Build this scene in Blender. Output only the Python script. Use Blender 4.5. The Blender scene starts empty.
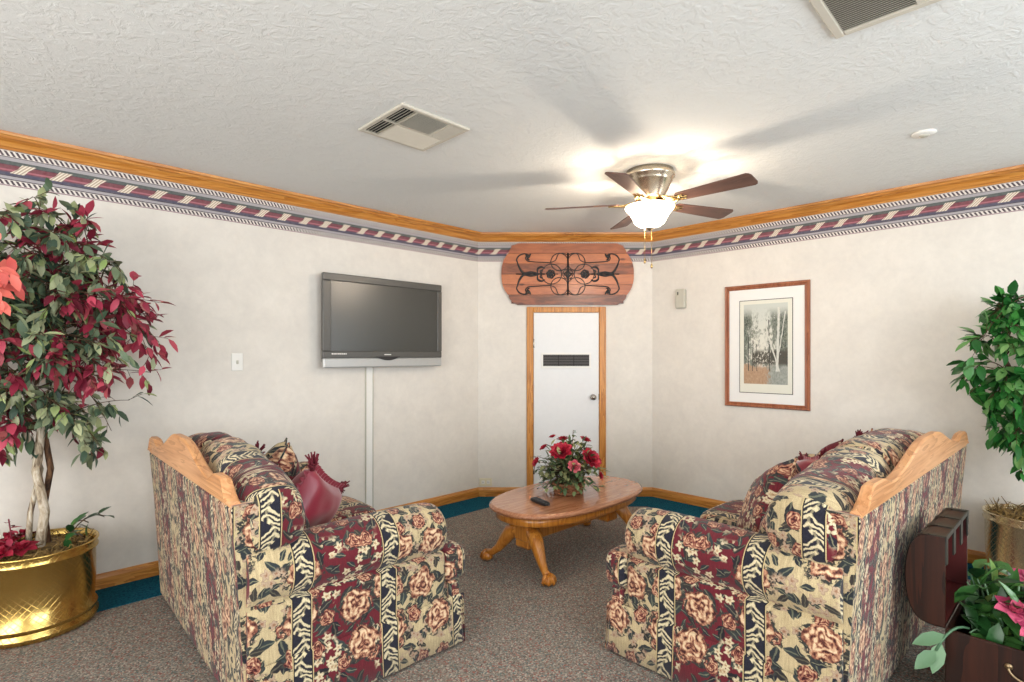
import bpy, math, random
from mathutils import Vector, Matrix, noise as mnoise
PI = math.pi
R = math.radians
random.seed(7)
SC = bpy.context.scene
COL = SC.collection

# ------------------------------------------------------------------ camera, world, light, exposure
CAM_H, CEIL = 1.315, 2.44
cam_d = bpy.data.cameras.new('camera'); cam = bpy.data.objects.new('camera', cam_d); COL.objects.link(cam)
cam.location = (0, 0, CAM_H)
cam.rotation_euler = (PI / 2, 0, math.atan2(545, 540) - PI / 2)      # level camera looking into the corner
cam_d.sensor_width = 36.0
cam_d.lens = 540 / 1024 * 36
cam_d.shift_y = 14 / 1024
cam_d.clip_start = 0.02
SC.camera = cam

SC.view_settings.view_transform = 'Standard'
SC.view_settings.look = 'None'
SC.view_settings.gamma = 1.0
SC.view_settings.use_curve_mapping = False
SC.view_settings.exposure = 0.12

wd = bpy.data.worlds.new('world'); SC.world = wd; wd.use_nodes = True
wd.node_tree.nodes['Background'].inputs[0].default_value = (0.80, 0.88, 1.0, 1)
wd.node_tree.nodes['Background'].inputs[1].default_value = 0.9

def area_light(name, loc, target, sx, sy, power, color):
    d = bpy.data.lights.new(name, 'AREA'); d.shape = 'RECTANGLE'; d.size = sx; d.size_y = sy
    d.energy = power; d.color = color
    o = bpy.data.objects.new(name, d); COL.objects.link(o); o.location = loc
    o.rotation_euler = (Vector(target) - Vector(loc)).to_track_quat('-Z', 'Y').to_euler()
    return o
# daylight coming in at the two windows of the walls behind the camera
area_light('daylight_a', (-2.45, 0.6, 1.45), (0, 0.6, 2.3), 3.6, 1.6, 135, (1.0, 0.98, 0.95))
area_light('daylight_b', (0.9, -2.45, 1.45), (0.9, 0, 2.3), 3.6, 1.6, 135, (0.88, 0.95, 1.0))

area_light('daylight_c', (4.40, -1.68, 1.45), (0, -1.0, 1.6), 1.1, 1.1, 22, (0.90, 0.96, 1.0))

FAN = Vector((2.93, 1.758, CEIL))
def point_light(name, loc, power, color, rad):
    d = bpy.data.lights.new(name, 'POINT'); d.energy = power; d.color = color; d.shadow_soft_size = rad
    o = bpy.data.objects.new(name, d); COL.objects.link(o); o.location = loc
    return o
point_light('fan_bulb', FAN + Vector((0, 0, -0.300)), 42, (1.0, 0.84, 0.66), 0.03)

# ------------------------------------------------------------------ node helpers
class NT:
    def __init__(s, name):
        s.mat = bpy.data.materials.new(name); s.mat.use_nodes = True
        s.t = s.mat.node_tree; s.t.nodes.clear()
        s.out = s.t.nodes.new('ShaderNodeOutputMaterial')
    def n(s, typ, **kw):
        nd = s.t.nodes.new(typ)
        for k, v in kw.items(): setattr(nd, k, v)
        return nd
    def put(s, sock, v):
        if isinstance(v, bpy.types.NodeSocket): s.t.links.new(v, sock)
        elif isinstance(v, (tuple, list)) and len(v) == 3 and sock.type == 'RGBA': sock.default_value = (*v, 1)
        else: sock.default_value = v
    def m(s, op, a, b=0.0, c=0.0, clamp=False):
        nd = s.n('ShaderNodeMath', operation=op, use_clamp=clamp)
        s.put(nd.inputs[0], a)
        s.put(nd.inputs[1], b)
        s.put(nd.inputs[2], c)
        return nd.outputs[0]
    def add(s, a, b): return s.m('ADD', a, b)
    def sub(s, a, b): return s.m('SUBTRACT', a, b)
    def mul(s, a, b): return s.m('MULTIPLY', a, b)
    def lt(s, a, b): return s.m('LESS_THAN', a, b)
    def gt(s, a, b): return s.m('GREATER_THAN', a, b)
    def absv(s, a): return s.m('ABSOLUTE', a)
    def sin(s, a): return s.m('SINE', a)
    def step(s, x, e0, e1):          # 0 at e0, 1 at e1 (either order)
        nd = s.n('ShaderNodeMapRange', interpolation_type='SMOOTHSTEP')
        s.put(nd.inputs[0], x)
        if e0 < e1: vals = (e0, e1, 0.0, 1.0)
        else: vals = (e1, e0, 1.0, 0.0)
        for i, v in enumerate(vals): nd.inputs[i + 1].default_value = v
        return nd.outputs[0]
    def mix(s, f, a, b, blend='MIX'):
        nd = s.n('ShaderNodeMix', data_type='RGBA', blend_type=blend)
        s.put(nd.inputs[0], f); s.put(nd.inputs[6], a); s.put(nd.inputs[7], b)
        return nd.outputs[2]
    def ramp(s, f, stops, interp='LINEAR'):
        nd = s.n('ShaderNodeValToRGB'); cr = nd.color_ramp; cr.interpolation = interp
        while len(cr.elements) < len(stops): cr.elements.new(0.5)
        for e, (p, c) in zip(cr.elements, stops): e.position = p; e.color = (*c, 1)
        s.put(nd.inputs[0], f)
        return nd.outputs[0]
    def coord(s, which='Object'): return s.n('ShaderNodeTexCoord').outputs[which]
    def sep(s, v):
        nd = s.n('ShaderNodeSeparateXYZ'); s.put(nd.inputs[0], v); return nd.outputs[0], nd.outputs[1], nd.outputs[2]
    def comb(s, x, y, z=0.0):
        nd = s.n('ShaderNodeCombineXYZ'); s.put(nd.inputs[0], x); s.put(nd.inputs[1], y); s.put(nd.inputs[2], z); return nd.outputs[0]
    def vec(s, op, a, b):
        nd = s.n('ShaderNodeVectorMath', operation=op); s.put(nd.inputs[0], a); s.put(nd.inputs[1], b); return nd.outputs[0]
    def scaled(s, v, sc): return s.vec('MULTIPLY', v, sc)
    def noise(s, v, scale, detail=3.0, rough=0.5, dist=0.0, dims='3D'):
        nd = s.n('ShaderNodeTexNoise', noise_dimensions=dims); s.put(nd.inputs['Vector'], v)
        nd.inputs['Scale'].default_value = scale; nd.inputs['Detail'].default_value = detail
        nd.inputs['Roughness'].default_value = rough; nd.inputs['Distortion'].default_value = dist
        return nd.outputs['Fac'] if 'Fac' in nd.outputs else nd.outputs[0]
    def voro(s, v, scale, rnd=1.0, dims='2D', feature='F1'):
        nd = s.n('ShaderNodeTexVoronoi', voronoi_dimensions=dims, feature=feature); s.put(nd.inputs['Vector'], v)
        nd.inputs['Scale'].default_value = scale; nd.inputs['Randomness'].default_value = rnd
        return nd
    def bump(s, h, strength, dist=0.01):
        nd = s.n('ShaderNodeBump'); s.put(nd.inputs['Height'], h)
        nd.inputs['Strength'].default_value = strength; nd.inputs['Distance'].default_value = dist
        return nd.outputs[0]
    def done(s, color, rough=0.6, metal=0.0, normal=None, spec=0.5, **kw):
        p = s.n('ShaderNodeBsdfPrincipled')
        s.put(p.inputs['Base Color'], color); s.put(p.inputs['Roughness'], rough); s.put(p.inputs['Metallic'], metal)
        p.inputs['Specular IOR Level'].default_value = spec
        if normal is not None: s.put(p.inputs['Normal'], normal)
        for k, v in kw.items(): s.put(p.inputs[k], v)
        s.t.links.new(p.outputs[0], s.out.inputs[0])
        return s.mat

def srgb(r, g, b):
    f = lambda c: c / 12.92 if c <= 0.04045 else ((c + 0.055) / 1.055) ** 2.4
    return (f(r / 255), f(g / 255), f(b / 255))

def plain(name, c, rough=0.5, metal=0.0, spec=0.5, var=0.06, scale=25, **kw):
    t = NT(name); n = t.noise(t.coord(), scale, 3)
    dark = tuple(x * (1 - var * 2) for x in c); lite = tuple(min(1, x * (1 + var)) for x in c)
    return t.done(t.mix(n, dark, lite), rough, metal, spec=spec, **kw)

def wood_mat(name, c_dark, c_mid, c_lite, axis=0, scale=1.0, rough=0.38, spec=0.5, coat=0.0, bump=0.05):
    t = NT(name); co = t.coord()
    st = [1.0, 1.0, 1.0]; st[axis] = 0.07
    v = t.scaled(co, tuple(st))
    big = t.noise(v, 9 * scale, 4, 0.55, 1.6)
    fine = t.noise(v, 75 * scale, 3, 0.6)
    rings = t.m('FRACT', t.mul(big, 7.0))
    g = t.add(t.mul(rings, 0.45), t.add(t.mul(fine, 0.55), t.mul(big, 0.25)))
    col = t.ramp(g, [(0.18, c_dark), (0.55, c_mid), (0.95, c_lite)])
    return t.done(col, rough, normal=t.bump(fine, bump, 0.003), spec=spec, **({'Coat Weight': coat, 'Coat Roughness': 0.12} if coat else {}))

# ------------------------------------------------------------------ upholstery
def fabric_mat(name, mode='stripe'):
    t = NT(name)
    uv = t.coord('UV')
    wob = t.noise(uv, 30, 2, 0.5, 0, '2D')
    uvw = t.vec('ADD', uv, t.comb(t.mul(t.sub(wob, .5), .016), t.mul(t.sub(t.noise(t.vec('ADD', uv, (7., 3., 0.)), 30, 2, 0.5, 0, '2D'), .5), .016)))
    u, v, _ = t.sep(uv)
    P, hb, wbd = 0.71, 0.140, 0.078
    d = t.absv(t.sub(t.mul(t.m('FRACT', t.add(t.m('DIVIDE', u, P), 0.5)), P), P / 2))   # 0 at the middle of the burgundy band
    rib = t.noise(t.scaled(uv, (1.0, 0.06, 1.0)), 420, 2, 0.6, 0, '2D')
    ribc = t.noise(t.scaled(uv, (1.0, 0.10, 1.0)), 90, 2, 0.6, 0, '2D')
    cream = t.mix(t.add(t.mul(rib, .55), t.mul(ribc, .45)), srgb(134, 110, 76), srgb(236, 217, 172))
    burg = t.mix(rib, srgb(74, 20, 30), srgb(126, 38, 50))
    if mode == 'burgundy': base = burg; isb = 1.0
    elif mode == 'cream': base = cream; isb = 0.0
    else:
        isb = t.lt(d, hb + wbd / 2)
        base = t.mix(isb, cream, burg)
    # small scattered blossoms, gathered in patches
    def cell(scale, off, rnd):
        pv = t.scaled(t.vec('ADD', uvw, (off, off * 1.7, 0.0)), (scale, scale, scale))
        vo = t.voro(pv, 1.0, rnd)
        dx, dy, _ = t.sep(t.vec('SUBTRACT', pv, vo.outputs['Position']))
        cr, cg, cb = t.sep(vo.outputs['Color'])
        return dx, dy, cr, cg, cb
    def polar(dx, dy):
        r = t.m('SQRT', t.add(t.mul(dx, dx), t.mul(dy, dy)))
        return r, t.m('ARCTAN2', dy, dx)
    # leaves
    col = base
    def leaves(col, scale, off, L, W, gate, c1, c2, c3):
        dx, dy, a, b, c = cell(scale, off, 0.9)
        th = t.mul(a, 6.283)
        cs, sn = t.m('COSINE', th), t.sin(th)
        lx = t.add(t.mul(dx, cs), t.mul(dy, sn)); ly = t.sub(t.mul(dy, cs), t.mul(dx, sn))
        q = t.m('DIVIDE', lx, L)
        wid = t.mul(t.sub(1.0, t.mul(q, q)), W)
        msk = t.mul(t.step(t.sub(t.absv(ly), wid), 0.02, -0.02), t.gt(b, gate))
        vein = t.step(t.absv(ly), 0.045, 0.015)
        lc = t.mix(c, c1, c2)
        lc = t.mix(t.mul(vein, 0.6), lc, c3)
        return t.mix(msk, col, lc)
    navy, teal, sage = srgb(28, 30, 42), srgb(52, 62, 62), srgb(128, 128, 104)
    dkc = t.mix(isb, navy, srgb(44, 34, 42)) if mode == 'stripe' else navy
    col = leaves(col, 12.0, 3.1, 0.47, 0.20, 0.18, dkc, teal, sage)
    col = leaves(col, 19.0, 8.7, 0.47, 0.18, 0.30, navy, teal, srgb(150, 146, 116))
    col = leaves(col, 15.0, 14.3, 0.46, 0.19, 0.48, srgb(30, 30, 36), srgb(58, 54, 50), srgb(110, 104, 84))
    # small pale flowers
    dx, dy, a, b, c = cell(25.0, 1.3, 0.75)
    r, an = polar(dx, dy)
    rad = t.mul(t.add(1.0, t.mul(t.m('COSINE', t.add(t.mul(an, 5.0), t.mul(a, 6.0))), 0.28)), 0.40)
    rr = t.m('DIVIDE', r, rad)
    patch = t.step(t.noise(t.vec('ADD', uv, (2.2, 5.0, 0.)), 6.5, 1, 0.5, 0, '2D'), 0.47, 0.55)
    msk = t.mul(t.step(rr, 1.05, 0.9), t.mul(patch, t.gt(b, 0.15)))
    fc = t.ramp(rr, [(0.0, srgb(150, 100, 60)), (0.25, srgb(190, 165, 130)), (0.55, srgb(226, 210, 176)), (1.0, srgb(176, 160, 128))])
    if mode != 'burgundy': fc = t.mix(t.mul(t.sub(1.0, isb), 0.45) if mode == 'stripe' else 0.4, fc, srgb(120, 60, 62))
    col = t.mix(msk, col, fc)
    # big roses: ragged outline, overlapping petals that are pale inside and dark where they meet
    rag = t.noise(uv, 34, 3, 0.6, 0, '2D')
    pw = t.vec('ADD', uv, t.comb(t.mul(t.sub(rag, .5), .016), t.mul(t.sub(t.noise(t.vec('ADD', uv, (5., 9., 0.)), 34, 2, 0.5, 0, '2D'), .5), .016)))
    fine = t.noise(t.scaled(uv, (1.0, 0.6, 1.0)), 150, 2, 0.6, 0, '2D')
    def roses(col, scale, off, rad0, gate, stops, pscale, rnd=0.6):
        dx, dy, a, b, c = cell(scale, off, rnd)
        r, an = polar(dx, dy)
        ph = t.mul(a, 6.283)
        edge = t.add(t.add(0.72, t.mul(rag, 0.56)), t.mul(t.sin(t.add(t.mul(an, 5.0), ph)), 0.07))
        rr = t.m('DIVIDE', r, t.mul(edge, rad0))
        pet = t.voro(pw, pscale, 1.0).outputs['Distance']
        ring = t.sin(t.add(t.mul(rr, 17.0), t.mul(t.sin(t.add(t.mul(an, 3.0), ph)), 2.6)))
        sh = t.add(t.sub(0.92, t.mul(pet, 0.85)), t.add(t.mul(ring, 0.24), t.mul(t.sub(fine, .5), 0.60)))
        sh = t.mul(sh, t.add(t.mul(t.step(rr, 0.04, 0.34), 0.65), 0.35))
        sh = t.mul(sh, t.add(t.mul(t.step(rr, 1.0, 0.72), 0.35), 0.65))
        rc = t.ramp(sh, stops)
        halo = t.mul(t.mul(t.step(rr, 1.34, 1.16), t.gt(b, gate)), t.step(t.noise(pw, 60, 2, 0.6, 0, '2D'), 0.46, 0.54))
        col = t.mix(halo, col, t.mix(fine, srgb(24, 24, 30), srgb(70, 74, 66)))
        msk = t.mul(t.step(rr, 1.04, 0.96), t.gt(b, gate))
        return t.mix(msk, col, rc)
    peach = [(0.12, srgb(62, 28, 28)), (0.34, srgb(132, 80, 64)), (0.56, srgb(194, 144, 112)), (0.86, srgb(230, 202, 164))]
    rose2 = [(0.08, srgb(58, 20, 26)), (0.32, srgb(112, 54, 50)), (0.6, srgb(172, 116, 92)), (0.9, srgb(214, 178, 142))]
    col = roses(col, 9.4, 4.4, 0.28, 0.52, rose2, 62)
    col = roses(col, 5.4, 0.6, 0.33, 0.36, peach, 42)
    if mode == 'stripe':
        # scroll border: pale acanthus scroll on navy between fine lines
        w = t.m('DIVIDE', t.sub(d, hb + wbd / 2), wbd / 2)
        inb = t.lt(t.absv(w), 1.0)
        wob2 = t.mul(t.sub(rag, .5), 0.9)
        ph = t.add(t.mul(v, 2 * PI / 0.145), t.mul(wob2, .5))
        cen = t.mul(t.sin(ph), 0.38)
        ds = t.sub(w, cen)
        stem = t.step(t.absv(ds), 0.15, 0.07)
        env = t.step(t.sub(t.absv(t.add(ds, t.mul(t.m('COSINE', ph), 0.45))), t.add(0.78, t.mul(t.sin(t.mul(ph, 2.0)), 0.22))), 0.05, -0.03)
        vein = t.sin(t.add(t.add(t.mul(ph, 6.0), t.mul(t.absv(ds), 8.0)), t.mul(wob2, 5.0)))
        leaf_ = t.mul(env, t.step(vein, -0.55, -0.05))
        lsh = t.mix(t.add(t.mul(t.step(vein, -0.3, 0.9), 0.7), t.mul(fine, .3)), srgb(104, 98, 82), srgb(232, 216, 176))
        bc = t.mix(t.m('MAXIMUM', stem, leaf_), t.mix(fine, srgb(16, 18, 30), srgb(44, 46, 60)), lsh)
        aw = t.absv(w)
        bc = t.mix(t.gt(aw, 0.80), bc, srgb(24, 24, 34))
        bc = t.mix(t.gt(aw, 0.90), bc, srgb(196, 176, 130))
        col = t.mix(inb, col, bc)
    weave = t.noise(t.scaled(uv, (1.0, 0.35, 1.0)), 700, 1, 0.5, 0, '2D')
    col = t.mix(t.mul(t.step(weave, .35, .75), 0.30), col, srgb(50, 38, 34))
    return t.done(col, 0.9, normal=t.bump(weave, 0.25, 0.003), spec=0.2, **{'Sheen Weight': 0.15})

M = {}
M['fabric'] = fabric_mat('tapestry_fabric')
M['fabric_burgundy'] = fabric_mat('tapestry_fabric_burgundy', 'burgundy')
M['fabric_cream'] = fabric_mat('tapestry_fabric_cream', 'cream')
M['satin'] = plain('burgundy_satin', srgb(136, 30, 50), 0.40, spec=0.5, var=0.12, scale=9, **{'Sheen Weight': 0.4})
M['fringe'] = plain('burgundy_fringe', srgb(104, 18, 36), 0.85, var=0.2, scale=120)
M['piping'] = plain('cream_piping', srgb(190, 168, 122), 0.85)

# ------------------------------------------------------------------ other materials
def wall_mat():
    t = NT('mottled_wallpaper'); co = t.coord()
    a = t.noise(co, 5.0, 5, 0.62, 0.6); b = t.noise(co, 26, 4, 0.6)
    g = t.add(t.mul(a, 0.65), t.mul(b, 0.35))
    col = t.ramp(g, [(0.30, srgb(214, 208, 200)), (0.52, srgb(222, 216, 207)), (0.72, srgb(229, 223, 214))])
    return t.done(col, 0.75, spec=0.25, normal=t.bump(b, 0.04, 0.004))
M['wall'] = wall_mat()

def ceiling_mat():
    t = NT('knockdown_plaster'); co = t.coord()
    warp = t.vec('ADD', co, t.scaled(t.n('ShaderNodeTexNoise').outputs['Color'], (0.05, 0.05, 0.05)))
    a = t.noise(warp, 17, 5, 0.62, 1.2); b = t.noise(co, 70, 4, 0.6)
    pl = t.step(a, 0.44, 0.60)
    h = t.add(t.mul(pl, 0.7), t.mul(b, 0.45))
    col = t.mix(t.mul(b, .5), srgb(232, 234, 232), srgb(222, 224, 222))
    return t.done(col, 0.8, spec=0.2, normal=t.bump(h, 0.28, 0.010))
M['ceiling'] = ceiling_mat()

def carpet_mat(name, base, dark, lite, specks, rough=0.95):
    t = NT(name); co = t.coord()
    v1 = t.voro(co, 170, 1.0, '2D'); r, g, b = t.sep(v1.outputs['Color'])
    n = t.noise(co, 90, 3, 0.7); n2 = t.noise(co, 3, 3, 0.5)
    col = t.mix(t.step(n, 0.35, 0.66), dark, lite)
    col = t.mix(0.35, col, base)
    for lo, hi, c in specks:
        col = t.mix(t.mul(t.mul(t.gt(r, lo), t.lt(r, hi)), 0.75), col, c)
    col = t.mix(t.mul(n2, 0.18), col, dark)
    return t.done(col, rough, spec=0.1, normal=t.bump(t.add(n, t.mul(g, .5)), 0.6, 0.008))
M['carpet'] = carpet_mat('speckled_carpet', srgb(138, 129, 119), srgb(104, 97, 90), srgb(162, 153, 141),
                         [(0.0, 0.10, srgb(146, 78, 70)), (0.10, 0.19, srgb(84, 112, 112)), (0.19, 0.31, srgb(184, 173, 160)), (0.31, 0.43, srgb(86, 79, 76))])
M['teal'] = carpet_mat('teal_carpet', srgb(14, 84, 104), srgb(4, 56, 78), srgb(30, 104, 122), [(0.0, 0.1, srgb(10, 50, 70))])

OAK = (srgb(132, 78, 26), srgb(186, 120, 48), srgb(212, 150, 74))
M['oak'] = wood_mat('golden_oak', *OAK, axis=0)
M['oak_z'] = wood_mat('golden_oak_upright', *OAK, axis=2)
M['table_oak'] = wood_mat('table_top_oak', srgb(130, 76, 50), srgb(170, 112, 78), srgb(194, 138, 102), axis=0, rough=0.22, coat=0.4)
M['table_base'] = wood_mat('table_base_oak', srgb(130, 72, 20), srgb(184, 112, 36), srgb(210, 144, 62), axis=2, rough=0.28, coat=0.3)
M['rail_oak'] = wood_mat('sofa_rail_oak', srgb(156, 100, 56), srgb(198, 140, 92), srgb(220, 166, 116), axis=0, scale=0.8, rough=0.4)
M['frame_wood'] = wood_mat('picture_frame_wood', srgb(100, 52, 32), srgb(146, 84, 54), srgb(170, 106, 72), axis=2, rough=0.4)
M['chest_wood'] = wood_mat('dark_chest_wood', srgb(14, 7, 5), srgb(36, 17, 10), srgb(60, 28, 16), axis=2, scale=0.6, rough=0.42, spec=0.35)
M['chest_red'] = plain('chest_red_lining', srgb(84, 20, 18), 0.5, var=0.15)
M['chest_strap'] = plain('chest_dark_strap', srgb(34, 34, 27), 0.45, var=0.25, scale=40)
M['white_paint'] = plain('white_door_paint', srgb(226, 226, 226), 0.45, var=0.02)
M['white_plastic'] = plain('white_plastic', srgb(232, 230, 224), 0.4, var=0.02)
M['cream_plastic'] = plain('cream_plastic', srgb(226, 218, 190), 0.45, var=0.02)
M['grey_plastic'] = plain('warm_grey_plastic', srgb(190, 186, 172), 0.5, var=0.03)
M['black_plastic'] = plain('black_plastic', srgb(30, 30, 32), 0.45, var=0.05)
M['tv_bezel'] = plain('tv_bezel_grey', srgb(84, 82, 78), 0.35, var=0.03)
M['tv_screen'] = plain('tv_screen', srgb(50, 50, 46), 0.30, spec=0.9, var=0.02)
M['silver'] = plain('silver_plastic', srgb(184, 184, 182), 0.35, metal=0.3, var=0.03)
M['slot_dark'] = plain('dark_slot', srgb(44, 40, 40), 0.8)
M['vent_paint'] = plain('cream_vent_paint', srgb(206, 200, 186), 0.5, var=0.04)
M['nickel'] = plain('brushed_nickel', srgb(222, 208, 186), 0.25, metal=1.0, var=0.06)
M['brass_bright'] = plain('polished_brass_fitting', srgb(222, 190, 130), 0.2, metal=1.0, var=0.05)
M['aged_metal'] = plain('aged_metal', srgb(150, 128, 98), 0.4, metal=0.9, var=0.15)
M['chrome'] = plain('satin_chrome', srgb(190, 186, 178), 0.25, metal=1.0, var=0.04)
M['iron'] = plain('black_wrought_iron', srgb(26, 22, 22), 0.55, var=0.2)
M['blade'] = wood_mat('fan_blade_walnut', srgb(62, 40, 34), srgb(88, 58, 48), srgb(104, 72, 60), axis=0, rough=0.4)
M['bark'] = None
def bark_mat(name, c1, c2, c3):
    t = NT(name); co = t.coord(); v = t.scaled(co, (1, 1, 0.3))
    n = t.noise(v, 30, 4, 0.65, 0.8)
    return t.done(t.ramp(n, [(0.35, c1), (0.5, c2), (0.68, c3)]), 0.85, normal=t.bump(n, 0.4, 0.006))
M['bark'] = bark_mat('pale_birch_bark', srgb(86, 66, 48), srgb(176, 160, 136), srgb(222, 214, 198))
M['bark_dark'] = bark_mat('brown_bark', srgb(46, 30, 20), srgb(92, 62, 40), srgb(132, 98, 66))
M['twig'] = plain('brown_twig', srgb(88, 64, 42), 0.8, var=0.2)
M['moss'] = bark_mat('dry_moss', srgb(60, 46, 22), srgb(128, 100, 52), srgb(170, 140, 84))
M['soil'] = plain('dark_potting_fill', srgb(50, 40, 28), 0.95, var=0.3)

def leaf_mat(name, stops, rough=0.5, scale=14, trans=0.25):
    t = NT(name)
    geo = t.n('ShaderNodeNewGeometry')
    rnd = geo.outputs['Random Per Island']
    n = t.noise(t.coord(), scale, 2)
    g = t.add(t.mul(rnd, 0.8), t.mul(n, 0.2))
    col = t.ramp(g, stops)
    return t.done(col, rough, spec=0.35)
M['leaf_mixed'] = leaf_mat('dusty_green_leaf', [(0.05, srgb(44, 62, 52)), (0.28, srgb(70, 92, 70)), (0.55, srgb(110, 124, 96)), (0.75, srgb(164, 168, 130)), (0.95, srgb(134, 164, 80))])
M['leaf_red'] = leaf_mat('burgundy_leaf', [(0.05, srgb(92, 24, 40)), (0.40, srgb(140, 38, 60)), (0.70, srgb(178, 66, 86)), (0.95, srgb(136, 80, 72))])
M['leaf_coral'] = leaf_mat('coral_leaf', [(0.1, srgb(190, 76, 70)), (0.6, srgb(222, 112, 98)), (0.95, srgb(236, 146, 126))])
M['leaf_ficus'] = leaf_mat('bright_ficus_leaf', [(0.05, srgb(22, 62, 24)), (0.4, srgb(36, 98, 40)), (0.7, srgb(66, 132, 58)), (0.95, srgb(120, 160, 96))], 0.35)
M['leaf_dark'] = leaf_mat('dark_glossy_leaf', [(0.05, srgb(18, 46, 22)), (0.5, srgb(40, 84, 40)), (0.8, srgb(76, 120, 58)), (0.95, srgb(124, 140, 66))], 0.3)
M['leaf_pale'] = leaf_mat('pale_sage_leaf', [(0.1, srgb(66, 100, 72)), (0.9, srgb(110, 142, 106))], 0.4)
M['leaf_bouquet'] = leaf_mat('bouquet_leaf', [(0.05, srgb(40, 66, 44)), (0.4, srgb(76, 100, 62)), (0.7, srgb(120, 132, 88)), (0.95, srgb(166, 160, 112))])
M['poinsettia'] = leaf_mat('poinsettia_red', [(0.1, srgb(112, 10, 32)), (0.9, srgb(168, 28, 56))], 0.6)
M['petal_red'] = leaf_mat('red_petal', [(0.1, srgb(140, 14, 36)), (0.5, srgb(176, 30, 54)), (0.9, srgb(204, 62, 80))], 0.6)
M['petal_pink'] = leaf_mat('pink_petal', [(0.1, srgb(186, 60, 78)), (0.9, srgb(226, 128, 134))], 0.6)
M['petal_magenta'] = leaf_mat('magenta_petal', [(0.1, srgb(150, 40, 76)), (0.9, srgb(204, 92, 120))], 0.6)
M['wicker'] = wood_mat('brown_wicker', srgb(84, 48, 30), srgb(132, 84, 54), srgb(166, 116, 80), axis=0, scale=3, rough=0.7)

def hammered_brass(name, c1, c2, rough=0.22):
    t = NT(name); u, v, _ = t.sep(t.coord('UV'))
    a = t.absv(t.sin(t.mul(t.add(u, v), 95.0))); b = t.absv(t.sin(t.mul(t.sub(u, v), 95.0)))
    lines = t.step(t.m('MINIMUM', a, b), 0.0, 0.16)
    n = t.noise(t.coord(), 7, 3, 0.6)
    col = t.mix(n, c1, c2)
    return t.done(col, t.add(t.mul(n, 0.12), rough - 0.06), 1.0, normal=t.bump(t.add(lines, t.mul(n, 0.8)), 0.22, 0.006))
M['brass_pot'] = hammered_brass('hammered_brass', srgb(186, 150, 78), srgb(228, 198, 122))
M['brass_pot_pale'] = hammered_brass('pale_hammered_brass', srgb(214, 198, 162), srgb(238, 226, 196))

def glow_mat(name, col, strength):
    t = NT(name)
    p = t.n('ShaderNodeBsdfPrincipled'); p.inputs['Base Color'].default_value = (0.9, 0.86, 0.8, 1); p.inputs['Roughness'].default_value = 0.3
    t.put(p.inputs['Emission Color'], col); p.inputs['Emission Strength'].default_value = strength
    tr = t.n('ShaderNodeBsdfTransparent'); mx = t.n('ShaderNodeMixShader'); mx.inputs[0].default_value = 0.28
    t.t.links.new(tr.outputs[0], mx.inputs[1]); t.t.links.new(p.outputs[0], mx.inputs[2])
    t.t.links.new(mx.outputs[0], t.out.inputs[0]); return t.mat
M['lamp_glass'] = glow_mat('frosted_lamp_glass', (1.0, 0.86, 0.68), 6.5)

def border_mat():
    t = NT('rope_wallpaper_border'); u, v, _ = t.sep(t.coord('UV'))       # u in metres, v 0..1 upwards
    white = srgb(226, 220, 212); dark = srgb(56, 44, 56); green = srgb(70, 82, 80); grey = srgb(164, 160, 164); navy = srgb(62, 64, 88); bur = srgb(112, 48, 60)
    col = t.ramp(v, [(0.0, srgb(150, 120, 128)), (0.025, white), (0.165, dark), (0.195, grey), (0.27, dark), (0.295, navy),
                     (0.37, srgb(90, 62, 84)), (0.40, bur), (0.585, dark), (0.605, green), (0.70, grey), (0.80, dark), (0.82, white), (0.985, dark)], 'CONSTANT')
    # braid at the bottom and the top edge
    zig = t.m('FRACT', t.add(t.mul(u, 46.0), t.mul(v, 5.0)))
    inbr = t.m('MAXIMUM', t.mul(t.gt(v, 0.035), t.lt(v, 0.155)), t.mul(t.gt(v, 0.83), t.lt(v, 0.97)))
    tw = t.mul(inbr, t.lt(zig, 0.52))
    col = t.mix(tw, col, t.mix(t.noise(t.comb(u, v), 40, 1), srgb(70, 48, 62), srgb(44, 38, 46)))
    # ribbon wrapped around the burgundy rope
    ph = t.m('FRACT', t.add(t.m('DIVIDE', u, 0.15), t.mul(v, -1.15)))
    rb = t.mul(t.lt(t.absv(t.sub(ph, 0.5)), t.add(0.14, t.mul(t.absv(t.sub(v, 0.5)), 0.35))), t.mul(t.gt(v, 0.36), t.lt(v, 0.64)))
    fold = t.sin(t.mul(ph, 62.0))
    col = t.mix(rb, col, t.mix(t.step(fold, -0.4, 0.5), srgb(176, 158, 138), srgb(232, 222, 204)))
    rope = t.mul(t.mul(t.gt(v, 0.40), t.lt(v, 0.585)), t.sub(1.0, rb))
    col = t.mix(t.mul(rope, t.step(t.sin(t.mul(t.sub(v, 0.40), 34.0)), 0.35, 0.95)), col, srgb(164, 92, 104))
    col = t.mix(t.mul(t.noise(t.coord(), 60, 2), .22), col, srgb(190, 180, 178))
    return t.done(col, 0.7, spec=0.2)
M['border'] = border_mat()

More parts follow.
